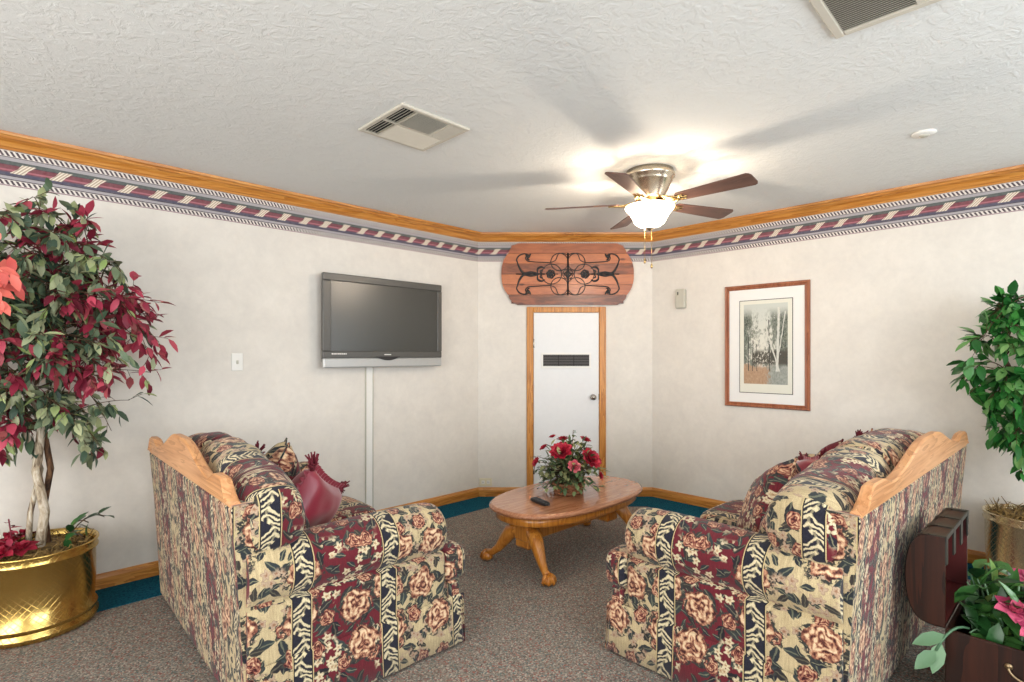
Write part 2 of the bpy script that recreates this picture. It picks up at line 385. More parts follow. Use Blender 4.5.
def print_mat():
    t = NT('woodland_print'); u, v, _ = t.sep(t.coord('UV'))
    uv = t.coord('UV')
    n1 = t.noise(uv, 7, 6, 0.7, 0.5, '2D'); n2 = t.noise(uv, 26, 5, 0.75, 0.3, '2D')
    sky = t.mix(v, srgb(232, 224, 208), srgb(196, 200, 192))
    # foliage gathers at the left, the right and the top, a pale clearing stays in the middle
    cx = t.absv(t.sub(u, 0.42))
    dens = t.add(t.add(t.mul(cx, 0.75), t.mul(n1, 0.75)), t.mul(t.sub(n2, .5), 0.6))
    fol = t.step(dens, 0.42, 0.60)
    fc = t.mix(t.step(n2, .3, .7), srgb(40, 48, 45), srgb(140, 146, 132))
    col = t.mix(t.mul(fol, t.step(v, 0.98, 0.80)), sky, fc)
    hed = t.mul(t.step(t.absv(t.sub(v, t.add(0.30, t.mul(n1, 0.06)))), 0.12, 0.06), t.step(n2, 0.35, 0.5))
    col = t.mix(t.mul(hed, t.gt(u, 0.2)), col, srgb(76, 72, 62))
    gr = t.step(t.add(v, t.mul(t.sub(n1, .5), 0.16)), 0.26, 0.20)
    gc = t.mix(t.step(t.add(u, t.mul(t.sub(n2, .5), .5)), 0.5, 0.64), t.mix(n2, srgb(134, 92, 62), srgb(206, 178, 148)), t.mix(n2, srgb(86, 94, 88), srgb(190, 192, 182)))
    col = t.mix(gr, col, gc)
    def trunk(col, u0, sl, w, vtop, c):
        x = t.absv(t.sub(u, t.add(t.add(u0, t.mul(v, sl)), t.mul(t.sub(n1, .5), 0.05))))
        k = t.mul(t.step(x, w, w * 0.6), t.mul(t.gt(v, 0.16), t.lt(v, vtop)))
        return t.mix(k, col, c)
    pale = t.mix(n2, srgb(170, 170, 160), srgb(234, 232, 222)); dk = srgb(66, 66, 60)
    for a in ((0.12, -.02, .012, .6), (0.20, .04, .010, .55), (0.30, 0.0, .008, .5), (0.60, -.02, .012, .8)): col = trunk(col, *a, dk)
    col = trunk(col, 0.90, -.55, .020, .78, pale); col = trunk(col, 0.76, .05, .032, .95, pale); col = trunk(col, 0.70, .28, .012, .9, pale)
    return t.done(col, 0.4, spec=0.4)
M['print'] = print_mat()
M['mat_board'] = plain('white_mat_board', srgb(232, 230, 226), 0.7, var=0.01)
M['print_paper'] = plain('print_paper', srgb(222, 220, 206), 0.6, var=0.01)
def plank_mat():
    t = NT('red_cedar_planks'); co = t.coord(); x, y, z = t.sep(co)
    row = t.m('FLOOR', t.m('DIVIDE', z, 0.0965))
    v = t.comb(t.add(t.mul(x, 0.16), t.mul(row, 3.7)), y, z)
    n = t.noise(v, 16, 5, 0.6, 1.5); f = t.noise(v, 70, 3, 0.6); pl = t.noise(t.comb(t.mul(row, 1.37), 0.3, 0.7), 9.0, 1)
    g = t.add(t.add(t.mul(n, 0.65), t.mul(f, 0.25)), t.mul(t.sub(pl, 0.5), 1.0))
    col = t.ramp(g, [(0.22, srgb(98, 52, 30)), (0.45, srgb(154, 86, 52)), (0.68, srgb(186, 110, 66))])
    kv = t.voro(t.comb(t.mul(x, 3.2), t.mul(z, 8.0)), 1.0, 1.0); kn = kv.outputs['Distance']; kr, kg, kb = t.sep(kv.outputs['Color'])
    col = t.mix(t.mul(t.step(kn, 0.12, 0.04), t.mul(t.gt(kr, 0.6), 0.8)), col, srgb(72, 36, 24))
    return t.done(col, 0.42, normal=t.bump(f, 0.08, 0.003), **{'Coat Weight': 0.2, 'Coat Roughness': 0.25})
M['planks'] = plank_mat()

# ------------------------------------------------------------------ mesh builder
class MB:
    def __init__(s): s.v = []; s.f = []; s.uv = []; s.mi = []; s.smooth = []
    def vert(s, p): s.v.append(tuple(p)); return len(s.v) - 1
    def face(s, idx, uv=None, mi=0, smooth=False):
        s.f.append(tuple(idx)); s.uv.append(uv or [(0, 0)] * len(idx)); s.mi.append(mi); s.smooth.append(smooth)
    def grid(s, rows, uvs=None, close_u=False, mi=0, smooth=True, flip=False):
        """rows: equal-length lists of points; uvs the same shape (when close_u the uv rows hold one value more)"""
        base = len(s.v); n = len(rows[0])
        for r in rows:
            for p in r: s.v.append(tuple(p))
        for i in range(len(rows) - 1):
            for j in range(n if close_u else n - 1):
                k = (j + 1) % n
                q = [base + i * n + j, base + i * n + k, base + (i + 1) * n + k, base + (i + 1) * n + j]
                w = [uvs[i][j], uvs[i][j + 1], uvs[i + 1][j + 1], uvs[i + 1][j]] if uvs else None
                if flip: q.reverse(); w = w[::-1] if w else None
                s.face(q, w, mi, smooth)
        return base
    def box(s, x0, x1, y0, y1, z0, z1, mi=0, bev=0.0, mat=None):
        b = min(bev, (x1 - x0) * .45, (y1 - y0) * .45, (z1 - z0) * .45)
        T = mat or Matrix.Identity(4)
        if b <= 0:
            c = [(x, y, z) for z in (z0, z1) for y in (y0, y1) for x in (x0, x1)]
            i0 = len(s.v)
            for p in c: s.v.append(tuple(T @ Vector(p)))
            for q in ((0, 2, 3, 1), (4, 5, 7, 6), (0, 1, 5, 4), (2, 6, 7, 3), (0, 4, 6, 2), (1, 3, 7, 5)):
                pts = [c[k] for k in q]
                ax = 0 if pts[0][0] == pts[2][0] else (1 if pts[0][1] == pts[2][1] else 2)
                uv = [((p[1], p[2]), (p[0], p[2]), (p[0], p[1]))[ax] for p in pts]
                s.face([i0 + k for k in q], uv, mi)
            return
        # chamfered box through convex positions
        idx = {}
        for sx in (0, 1):
            for sy in (0, 1):
                for sz in (0, 1):
                    X, Y, Z = (x0, x1)[sx], (y0, y1)[sy], (z0, z1)[sz]
                    dx, dy, dz = (b, -b)[sx], (b, -b)[sy], (b, -b)[sz]
                    for a, p in enumerate(((X, Y + dy, Z + dz), (X + dx, Y, Z + dz), (X + dx, Y + dy, Z))):
                        idx[sx, sy, sz, a] = s.vert(T @ Vector(p))
                        s_last = p
        def uvof(i, a):
            p = T.inverted() @ Vector(s.v[i]); return ((p.y, p.z), (p.x, p.z), (p.x, p.y))[a]
        def fc(l, a): s.face(l, [uvof(i, a) for i in l], mi)
        g = lambda a, x, y, z: idx[x, y, z, a]
        fc([g(0, 0, 0, 0), g(0, 0, 0, 1), g(0, 0, 1, 1), g(0, 0, 1, 0)], 0); fc([g(0, 1, 0, 0), g(0, 1, 1, 0), g(0, 1, 1, 1), g(0, 1, 0, 1)], 0)
        fc([g(1, 0, 0, 0), g(1, 1, 0, 0), g(1, 1, 0, 1), g(1, 0, 0, 1)], 1); fc([g(1, 0, 1, 0), g(1, 0, 1, 1), g(1, 1, 1, 1), g(1, 1, 1, 0)], 1)
        fc([g(2, 0, 0, 0), g(2, 0, 1, 0), g(2, 1, 1, 0), g(2, 1, 0, 0)], 2); fc([g(2, 0, 0, 1), g(2, 1, 0, 1), g(2, 1, 1, 1), g(2, 0, 1, 1)], 2)
        for y in (0, 1):
            for z in (0, 1):
                fc([g(1, 0, y, z), g(1, 1, y, z), g(2, 1, y, z), g(2, 0, y, z)], 2)
        for x in (0, 1):
            for z in (0, 1):
                fc([g(0, x, 0, z), g(0, x, 1, z), g(2, x, 1, z), g(2, x, 0, z)], 2)
        for x in (0, 1):
            for y in (0, 1):
                fc([g(0, x, y, 0), g(0, x, y, 1), g(1, x, y, 1), g(1, x, y, 0)], 1)
        for x in (0, 1):
            for y in (0, 1):
                for z in (0, 1): fc([g(0, x, y, z), g(1, x, y, z), g(2, x, y, z)], 2)
    def lathe(s, prof, c=(0, 0, 0), seg=32, mi=0, axis='z', close=True, smooth=True, sx=1.0, sy=1.0):
        rows, uvs = [], []
        L = 0; pr = prof[0]
        rmax = max(r for r, z in prof)
        for r, z in prof:
            L += math.hypot(r - pr[0], z - pr[1]); pr = (r, z)
            row = []; uvr = []
            for k in range(seg):
                a = 2 * PI * k / seg
                p = (r * math.cos(a) * sx, r * math.sin(a) * sy, z)
                if axis == 'y': p = (p[0], -p[2], p[1])
                row.append((p[0] + c[0], p[1] + c[1], p[2] + c[2]))
            for k in range(seg + 1): uvr.append((rmax * 2 * PI * k / seg, L))
            rows.append(row); uvs.append(uvr)
        b = s.grid(rows, uvs, True, mi, smooth)
        if close:
            if prof[0][0] > 1e-6: s.face([b + k for k in range(seg)][::-1], None, mi)
            if prof[-1][0] > 1e-6: s.face([b + (len(prof) - 1) * seg + k for k in range(seg)], None, mi)
    def tube(s, pts, rad, seg=6, mi=0, caps=True, flat=None):
        """swept tube; rad number or list; flat=(axis index, factor) squashes it along one world axis"""
        pts = [Vector(p) for p in pts]; n = len(pts)
        rads = rad if isinstance(rad, (list, tuple)) else [rad] * n
        rows, uvs = [], []; up = None; L = 0
        for i, p in enumerate(pts):
            d = (pts[min(i + 1, n - 1)] - pts[max(i - 1, 0)])
            d = d.normalized() if d.length > 1e-9 else Vector((0, 0, 1))
            if up is None: up = d.orthogonal().normalized()
            up = (up - d * up.dot(d))
            up = up.normalized() if up.length > 1e-6 else d.orthogonal().normalized()
            b = d.cross(up)
            if i: L += (p - pts[i - 1]).length
            row = []
            for k in range(seg):
                a = 2 * PI * k / seg
                o = (up * math.cos(a) + b * math.sin(a)) * rads[i]
                if flat: o[flat[0]] *= flat[1]
                row.append(p + o)
            rows.append(row); uvs.append([(2 * PI * rads[i] * k / seg, L) for k in range(seg + 1)])
        b0 = s.grid(rows, uvs, True, mi, True)
        if caps:
            s.face([b0 + k for k in range(seg)][::-1], None, mi); s.face([b0 + (n - 1) * seg + k for k in range(seg)], None, mi)
    def prism(s, outline, d0, d1, plane='xz', mi=0, smooth=False):
        """closed outline (CCW) extruded between d0 and d1 along the remaining axis"""
        def P(a, b, d): return (a, d, b) if plane == 'xz' else ((a, b, d) if plane == 'xy' else (d, a, b))
        i0 = len(s.v); n = len(outline)
        for d in (d0, d1):
            for a, b in outline: s.vert(P(a, b, d))
        s.face([i0 + k for k in range(n)], [outline[k] for k in range(n)], mi)
        s.face([i0 + n + k for k in range(n)][::-1], [outline[k] for k in range(n)][::-1], mi)
        L = 0
        for k in range(n):
            j = (k + 1) % n
            l = math.hypot(outline[j][0] - outline[k][0], outline[j][1] - outline[k][1])
            s.face([i0 + k, i0 + n + k, i0 + n + j, i0 + j], [(L, d0), (L, d1), (L + l, d1), (L + l, d0)], mi, smooth); L += l
    def build(s, name, mat, parent=None, loc=None, rot=None):
        me = bpy.data.meshes.new(name); me.from_pydata(s.v, [], s.f)
        ul = me.uv_layers.new(name='UVMap')
        flat = [c for fu in s.uv for p in fu for c in p]
        ul.data.foreach_set('uv', flat)
        me.polygons.foreach_set('use_smooth', s.smooth)
        for m_ in (mat if isinstance(mat, (list, tuple)) else [mat]): me.materials.append(m_)
        me.polygons.foreach_set('material_index', s.mi)
        me.update()
        # consistent outward normals
        import bmesh
        bm = bmesh.new(); bm.from_mesh(me); bmesh.ops.recalc_face_normals(bm, faces=bm.faces); bm.to_mesh(me); bm.free()
        o = bpy.data.objects.new(name, me); COL.objects.link(o)
        if parent: o.parent = parent
        if loc is not None: o.location = loc
        if rot is not None: o.rotation_euler = rot
        return o

def thing(name, label, cat, loc=(0, 0, 0), rz=0.0, group=None):
    o = bpy.data.objects.new(name, None); COL.objects.link(o); o.empty_display_size = 0.1
    o.location = loc; o.rotation_euler = (0, 0, rz); o['label'] = label; o['category'] = cat
    if group: o['group'] = group
    return o
def tag(o, label, cat, group=None, kind=None):
    o['label'] = label; o['category'] = cat
    if group: o['group'] = group
    if kind: o['kind'] = kind
    return o
def struct(o, label=None, cat=None):
    o['kind'] = 'structure'
    if label: o['label'] = label
    if cat: o['category'] = cat
    return o

# ------------------------------------------------------------------ room shell
XR, YL = 4.461, 3.787                       # right wall plane, left wall plane
CL, CR = Vector((3.310, YL, 0)), Vector((XR, 2.648, 0))   # ends of the short corner wall
E = (CR - CL).normalized(); NF = Vector((-E.y, E.x, 0)) * -1      # along the corner wall, into the room
if NF.dot(Vector((-1, -1, 0))) < 0: NF = -NF
AF = math.atan2(E.y, E.x)
XB, YB = -2.6, -2.6
def wall_poly(name, a, b, inward, label, holes=None, thick=0.10):
    """a wall slab from a to b (xy), room face on the line a-b; holes: (s0,s1,z0,z1) openings in metres along it"""
    a = Vector(a); b = Vector(b); L = (b - a).length; d = (b - a) / L; n = -Vector(inward).normalized()
    m = MB()
    T = Matrix(((d.x, n.x, 0, a.x), (d.y, n.y, 0, a.y), (0, 0, 1, 0), (0, 0, 0, 1)))
    cuts = [(0, L, 0, CEIL)]
    if holes:
        s0, s1, z0, z1 = holes
        cuts = [(0, s0, 0, CEIL), (s1, L, 0, CEIL), (s0, s1, 0, z0), (s0, s1, z1, CEIL)]
    for s0, s1, z0, z1 in cuts: m.box(s0, s1, 0, thick, z0, z1, mat=T)
    return struct(m.build(name, M['wall']), label, 'wall')
wall_poly('wall_left', (XB, YL, 0), (3.310, YL, 0), (0, -1, 0), 'off-white mottled wall carrying the television')
wall_poly('wall_far', CL, CR, NF, 'short off-white corner wall with the white door')
wall_poly('wall_right', (XR, 2.648, 0), (XR, YB, 0), (-1, 0, 0), 'off-white mottled wall carrying the framed print', (3.70, 4.95, 0.85, 2.05))
wall_poly('wall_back', (XB, YB, 0), (XB, YL, 0), (1, 0, 0), 'off-white wall behind the viewer', (1.4, 5.0, 0.62, 2.25))
wall_poly('wall_rear', (XR, YB, 0), (XB, YB, 0), (0, 1, 0), 'off-white rear wall with a window', (1.76, 5.36, 0.62, 2.25))
def room_outline(inset=0.0):
    # five-sided plan, optionally inset from the three visible walls
    i = inset; k = i * math.tan(R(22.5))
    cl = Vector((CL.x - k, YL - i)); cr = Vector((XR - i, CR.y - k))
    return [(XB, YB), (XR - i, YB), (cr.x, cr.y), (cl.x, cl.y), (XB, YL - i)]
m = MB(); m.prism(room_outline(), -0.08, 0.0, 'xy'); struct(m.build('floor', M['carpet']), 'speckled grey-brown carpet', 'floor')
m = MB(); m.prism(room_outline(), CEIL, CEIL + 0.08, 'xy'); struct(m.build('ceiling', M['ceiling']), 'white textured plaster ceiling', 'ceiling')
# teal carpet band along the walls
o_, i_ = room_outline(0.0), room_outline(0.335)
m = MB()
for a, b in ((1, 2), (2, 3), (3, 4)):
    q = [i_[a], o_[a], o_[b], i_[b]]
    m.prism(q, -0.002, 0.003, 'xy')
struct(m.build('floor_border', M['teal']), 'teal carpet band along the walls', 'floor')

def wall_run(name, prof, mat, wallk, kind_uv=False, label=None):
    """profile (offset into the room, z) swept along one of the visible walls with mitred ends"""
    t = math.tan(R(22.5)); m = MB(); rows = []; uvs = []
    ends = {'left': (Vector((XB, YL, 0)), CL, Vector((1, 0, 0)), Vector((0, -1, 0)), 0, -t),
            'far': (CL, CR, E, NF, t, -t),
            'right': (CR, Vector((XR, YB, 0)), Vector((0, -1, 0)), Vector((-1, 0, 0)), t, 0)}[wallk]
    a, b, d, n, ta, tb = ends
    L0 = {'left': -(CL - Vector((XB, YL, 0))).length, 'far': 0.0, 'right': (CR - CL).length}[wallk]
    zs = [p[1] for p in prof]; z0, z1 = min(zs), max(zs)
    pr = prof + [prof[0]]
    ra, rb = [], []; ua, ub = [], []
    for off, z in pr:
        pa = a + n * off + d * (ta * off); pb = b + n * off + d * (tb * off)
        ra.append((pa.x, pa.y, z)); rb.append((pb.x, pb.y, z))
        vv = (z - z0) / (z1 - z0)
        ua.append((L0 + ta * off, vv)); ub.append((L0 + (b - a).length + tb * off, vv))
    m.grid([ra, rb], [ua, ub], False, 0, False)
    n_ = len(prof); i0 = len(m.v)
    for p in ra[:-1] + rb[:-1]: m.vert(p)
    m.face(list(range(i0, i0 + n_))); m.face(list(range(i0 + n_, i0 + 2 * n_)))
    return struct(m.build(name, mat), label, 'trim')
def oak_run(base, prof, wname, idx):
    mat = M['oak'] if wname != 'right' else M['oak_y']
    return mat
M['oak_y'] = wood_mat('golden_oak_sideways', *OAK, axis=1)
def oak_diag():
    t = NT('golden_oak_diagonal'); co = t.coord(); x, y, z = t.sep(co)
    s = t.mul(t.sub(x, y), 0.7071 * 0.07); w = t.mul(t.add(x, y), 0.7071)
    v = t.comb(s, w, z); big = t.noise(v, 9, 4, 0.55, 1.6); fine = t.noise(v, 75, 3, 0.6)
    g = t.add(t.mul(t.m('FRACT', t.mul(big, 7.0)), 0.45), t.add(t.mul(fine, 0.55), t.mul(big, 0.25)))
    return t.done(t.ramp(g, [(0.18, OAK[0]), (0.55, OAK[1]), (0.95, OAK[2])]), 0.38)
M['oak_d'] = oak_diag()
CROWN = [(0, 2.365), (0.014, 2.365), (0.018, 2.374), (0.026, 2.378), (0.034, 2.392), (0.046, 2.404), (0.060, 2.411), (0.064, 2.420), (0.075, 2.424), (0.078, 2.4395), (0, 2.4395)]
BASE = [(0, 0.0), (0.016, 0.0), (0.016, 0.062), (0.012, 0.074), (0.007, 0.084), (0, 0.086)]
BORD = [(0, 2.183), (0.0025, 2.183), (0.0025, 2.366), (0, 2.366)]
wood_of = {'left': M['oak'], 'far': M['oak_d'], 'right': M['oak_y']}
where = {'left': 'along the television wall', 'far': 'along the short corner wall', 'right': 'along the framed print wall'}
for k, wn in enumerate(('left', 'far', 'right')):
    wall_run('trim_%d' % (k + 1), CROWN, wood_of[wn], wn, label='oak crown moulding ' + where[wn])
    wall_run('trim_%d' % (k + 4), BORD, M['border'], wn, label='rope patterned wallpaper border ' + where[wn])
    wall_run('baseboard_' + wn, BASE, wood_of[wn], wn, label='oak baseboard ' + where[wn])
m = MB()
for y0, y1, z0, z1 in ((-2.302, -2.252, .85, 2.05), (-1.102, -1.052, .85, 2.05), (-2.252, -1.102, .85, .90), (-2.252, -1.102, 2.0, 2.05), (-1.70, -1.66, .90, 2.0)):
    m.box(XR + .02, XR + .08, y0, y1, z0, z1)
struct(m.build('window_3', M['white_paint']))
# windows behind the viewer: frame and muntins in the two openings
for k, (loc, rz) in enumerate((((-2.6, 0.6, 1.435), R(90)), ((0.90, -2.6, 1.435), R(180)))):
    m = MB()
    for x0, x1, z0, z1 in ((-1.8, -1.74, -.815, .815), (1.74, 1.8, -.815, .815), (-1.74, 1.74, -.815, -.755), (-1.74, 1.74, .755, .815), (-.62, -.57, -.755, .755), (.57, .62, -.755, .755)):
        m.box(x0, x1, 0.02, 0.08, z0, z1)
    struct(m.build('window_%d' % (k + 1), M['white_paint'], loc=loc, rot=(0, 0, rz)))

# ------------------------------------------------------------------ door in the corner wall  (local x along wall, y into wall)
def wall_place(wallk, s, z, out=0.0):
    if wallk == 'left': return Vector((s, YL - out, z)), 0.0
    if wallk == 'right': return Vector((XR - out, s, z)), -PI / 2
    p = (CL + CR) / 2 + E * s + NF * out; p.z = z; return p, AF
MIDX = 0.4985         # camera-plane x of the middle of the corner wall
dc = (0.139 + 0.874) / 2 - MIDX
p, rz = wall_place('far', dc, 0)
door = thing('door_1', 'white flush utility door with louvred vent and oak casing', 'door', p, rz); door['kind'] = 'structure'
m = MB(); m.box(-.302, .302, -0.012, 0.0, 0.004, 1.706, bev=.003); m.build('door_slab', M['white_paint'], door)
m = MB()
for x0, x1, z0, z1 in ((-.367, -.305, 0, 1.762), (.305, .367, 0, 1.762)):
    m.box(x0, x1, -0.022, 0, z0, z1, bev=.005)
m.box(-.305, .305, -0.0215, 0, 1.709, 1.7615, bev=.005)
m.build('door_casing', M['oak_z'], door)
vg = MB(); vx0, vx1, vz0, vz1 = -.215, .212, 1.212, 1.318
for x0, x1, z0, z1 in ((vx0 - .018, vx1 + .018, vz1, vz1 + .018), (vx0 - .018, vx1 + .018, vz0 - .018, vz0), (vx0 - .018, vx0, vz0, vz1), (vx1, vx1 + .018, vz0, vz1)):
    vg.box(x0, x1, -.022, -.011, z0, z1, bev=.002)
vent = vg.build('door_vent', M['white_plastic'], door)
g = MB(); g.box(vx0, vx1, -.0135, -.0118, vz0, vz1, 0)
for k in range(3):
    a = vx0 + (vx1 - vx0) * k / 3
    for q in range(7):
        z = vz0 + (q + .5) * (vz1 - vz0) / 7
        g.box(a + .004, a + (vx1 - vx0) / 3 - .004, -.019, -.0136, z - .0035, z + .0015, 1)
g.build('vent_grille', [M['slot_dark'], plain('vent_slat_grey', srgb(104, 100, 98), .6)], vent)
m = MB(); m.lathe([(0.0, 0.0), (.028, 0.001), (.028, .006), (.010, .010), (.010, .030), (.022, .036), (.026, .046), (.022, .056), (.0, .060)], (.247, -.012, .925), 20, axis='y'); m.build('door_knob', M['chrome'], door)
for z in (1.42, .25):
    m = MB(); m.box(-.308, -.292, -.017, -.011, z - .04, z + .04, bev=.002); m.tube([(-.304, -.02, z - .04), (-.304, -.02, z + .04)], .005); m.build('door_hinge', M['chrome'], door)
m = MB(); m.box(.300, .3045, -.016, -.010, .90, .955); m.build('strike_plate', M['black_plastic'], door)

# ------------------------------------------------------------------ carved plaque over the door
p, rz = wall_place('far', (-0.101 + 1.134) / 2 - MIDX, 2.062, 0.006)
plq = thing('plank_plaque', 'red-brown plank plaque with black iron scrollwork above the door', 'plaque', p, rz)
def plank_outline(z):
    # half width of the rounded plaque at height z (centre 0), scalloped top and bottom plank
    a = abs(z)
    if a < .19: return .612 - .062 * (a / .19) ** 2.6
    return .545 - .085 * ((a - .19) / .095) ** 2.2
m = MB(); H6 = 0.0953
for k in range(6):
    z0 = -3 * H6 + k * H6 + .0016; z1 = z0 + H6 - .0032
    zs = [z0 + (z1 - z0) * q / 8 for q in range(9)]
    out = [(plank_outline(z), z) for z in zs] + [(-plank_outline(z), z) for z in reversed(zs)]
    m.prism(out, -.028, -.004, 'xz')
m.box(-.52, .52, -.010, 0.0, -.27, .27)
m.build('plank_panel', M['planks'], plq)
S = .00243
def cw(x, y): return ((x - 336) * S, -.030, -(y - 203) * S)
def arc(cx, cy, r, a0, a1, n=18, ry=None):
    return [cw(cx + r * math.cos(R(a0 + (a1 - a0) * i / n)), cy + (ry or r) * math.sin(R(a0 + (a1 - a0) * i / n))) for i in range(n + 1)]
m = MB(); fl = (1, .5)
def st(pts, r, taper=False):
    rr = [r * (0.35 + 0.65 * math.sin(PI * min(1, max(0, i / (len(pts) - 1))))) for i in range(len(pts))] if taper else r
    m.tube(pts, rr, 6, flat=fl)
for cx, cy, r in ((305, 157, 33), (369, 157, 33), (305, 249, 33), (369, 249, 33), (275, 203, 38), (399, 203, 38), (337, 203, 19)): st(arc(cx, cy, r, 0, 360, 28), .0042)
st([cw(337, 122), cw(337, 284)], .008); st([cw(140, 203), cw(250, 203)], .0065); st([cw(424, 203), cw(532, 203)], .0065)
st([cw(236, 203), cw(300, 203)], .004); st([cw(374, 203), cw(440, 203)], .004)
for sx in (-1, 1):
    X = lambda x: 337 + sx * (337 - x)
    for sy in (-1, 1):
        Y = lambda y: 203 + sy * (y - 203)
        def path(pts, r, taper=True):
            # Catmull-Rom through crop points
            P_ = [pts[0]] + pts + [pts[-1]]; o = []
            for i in range(1, len(P_) - 2):
                for q in range(7):
                    tt = q / 7
                    f = lambda a, b, c, d: .5 * (2 * b + (c - a) * tt + (2 * a - 5 * b + 4 * c - d) * tt ** 2 + (3 * b - a - 3 * c + d) * tt ** 3)
                    o.append((f(*[P_[i + k][0] for k in (-1, 0, 1, 2)]), f(*[P_[i + k][1] for k in (-1, 0, 1, 2)])))
            o.append(pts[-1]); st([cw(X(a), Y(b)) for a, b in o], r, taper)
        path([(232, 203), (198, 196), (170, 200), (152, 178), (143, 150)], .011)
        path([(150, 168), (142, 150), (152, 133), (172, 126), (190, 130)], .007)
        path([(190, 130), (176, 140), (182, 152), (200, 156), (270, 160)], .005, False)
        path([(176, 128), (186, 138), (196, 126)], .012); path([(180, 126), (184, 145), (192, 150)], .009)
        path([(222, 203), (222, 184), (236, 176), (250, 182)], .010)
        path([(236, 203), (232, 192), (242, 186)], .007)
        path([(270, 160), (290, 150), (300, 128), (318, 124), (334, 130)], .004, False)
    for q in range(6):
        a = q * 60 + 15; st(arc(X(272) + 9 * math.cos(R(a)), 203 + 9 * math.sin(R(a)), 6.5, 0, 360, 8), .008)
for q in range(4): st(arc(337 + 8 * math.cos(R(q * 90)), 203 + 8 * math.sin(R(q * 90)), 5, 0, 360, 8), .008)
m.build('iron_scrollwork', M['iron'], plq)

# ------------------------------------------------------------------ small wall fittings
p, rz = wall_place('left', 1.212, 1.269)
sw = thing('light_switch', 'white light switch plate on the wall beside the red-leaved tree', 'switch', p, rz)
m = MB(); m.box(-.036, .036, -.007, 0, -.058, .058, bev=.003); m.build('switch_plate', M['white_plastic'], sw)
m = MB(); m.box(-.006, .006, -.016, -.006, -.013, .011, bev=.002); m.build('toggle', M['grey_plastic'], sw)
p, rz = wall_place('far', -0.2417 - MIDX, .135)
ou = thing('wall_outlet', 'cream wall outlet just above the baseboard left of the door', 'outlet', p, rz)
m = MB(); m.box(-.058, .058, -.007, 0, -.036, .036, bev=.003); m.build('outlet_plate', M['cream_plastic'], ou)
for x in (-.024, .024):
    m = MB(); m.box(x - .015, x + .015, -.010, -.006, -.016, .016, bev=.004)
    for q in (-.005, .005): m.box(x + q - .001, x + q + .001, -.0108, -.0099, -.006, .004, 1)
    m.build('socket', [M['white_plastic'], M['slot_dark']], ou)
p, rz = wall_place('right', 2.35, 1.814)
th = thing('door_chime', 'small pale grey box on the wall between door and framed print', 'chime', p, rz)
m = MB(); m.box(-.045, .045, -.045, 0, -.085, .085, bev=.008); m.build('chime_cover', M['grey_plastic'], th)
m = MB(); m.box(-.022, -.012, -.048, -.044, .032, .060, bev=.001); m.build('chime_slot', M['slot_dark'], th)
# cable channel below the television
p, rz = wall_place('left', 2.185, 0)
cc = thing('cable_channel', 'narrow white cable channel running down the wall under the television', 'cable channel', p, rz)
m = MB(); m.box(-.040, .022, -.010, 0, .088, 1.23, bev=.003); m.build('channel_cover', M['white_plastic'], cc)
for x in (-.040, .022):
    m = MB(); m.box(x - .004, x + .004, -.014, 0, .088, 1.23, bev=.002); m.build('channel_edge', M['grey_plastic'], cc)

# ------------------------------------------------------------------ television
p, rz = wall_place('left', 2.284, 1.565, .02)
tv = thing('flat_screen_tv', 'flat grey television with silver lower strip mounted on left wall', 'television', p, rz)
W2, z0, z1 = .530, -.344, .344
m = MB(); m.box(-W2 + .02, W2 - .02, -.052, .0, z0 + .03, z1 - .02, bev=.015)
m.box(-.2, .2, 0.0, .02, -.2, .2); m.build('back_shell', M['black_plastic'], tv)
m = MB(); bz = -.080
m.box(-W2, W2, bz, -.050, z1 - .055, z1, bev=.006)
m.box(-W2, -W2 + .062, bz, -.050, z0 + .1232, z1 - .0552, bev=.004); m.box(W2 - .045, W2, bz, -.050, z0 + .1232, z1 - .0552, bev=.004)
m.box(-W2, W2, bz, -.050, z0 + .072, z0 + .123, bev=.006)
m.build('bezel', M['tv_bezel'], tv)
m = MB(); m.box(-W2 + .055, W2 - .04, -.072, -.060, z0 + .118, z1 - .05); m.build('screen', M['tv_screen'], tv)
m = MB(); m.box(-W2 + .004, W2 - .004, -.084, -.045, z0, z0 + .0715, bev=.008); sp = m.build('speaker_strip', M['silver'], tv)
m = MB()
out = [(-.105 + .21 * i / 12, z0 + .078 - .026 * math.sin(PI * i / 12)) for i in range(13)]
m.prism(out + [(.105, z0 + .082), (-.105, z0 + .082)], -.090, -.080, 'xz'); m.build('center_lip', M['black_plastic'], tv)
m = MB(); x = -W2 + .066
for wdt in (.011, .008, .010, .004, .012, .010, .009, .012, .008):
    m.box(x, x + wdt, -.0812, -.0799, z0 + .098, z0 + .107); x += wdt + .004
m.build('lettering', M['white_plastic'], tv)
m = MB(); m.box(-.03, .03, -.0812, -.0799, z0 + .094, z0 + .101); m.build('maker_mark', M['white_plastic'], tv)

# ------------------------------------------------------------------ framed print
p, rz = wall_place('right', 1.632, 1.388)
pic = thing('framed_print', 'framed woodland print with white mat on the right wall', 'picture', p, rz)
hw_, hh_ = .325, .495
m = MB()
prof = [(0, 0), (0, -.016), (.008, -.026), (.018, -.024), (.022, -.018), (.030, -.020), (.037, -.012), (.037, 0)]
rows = []
for sx, sz in ((-1, -1), (1, -1), (1, 1), (-1, 1), (-1, -1)):
    rows.append([(sx * (hw_ - i), d, sz * (hh_ - i)) for i, d in prof])
m.grid(rows, None, False, 0, False); m.build('picture_frame', M['frame_wood'], pic)
m = MB(); m.box(-hw_ + .03, hw_ - .03, -.008, 0, -hh_ + .03, hh_ - .03); m.build('mat_board', M['mat_board'], pic)
a, b = .205, .375
m = MB(); m.box(-a, a, -.0095, -.0075, -b - .005, b - .005); m.build('black_liner', M['slot_dark'], pic)
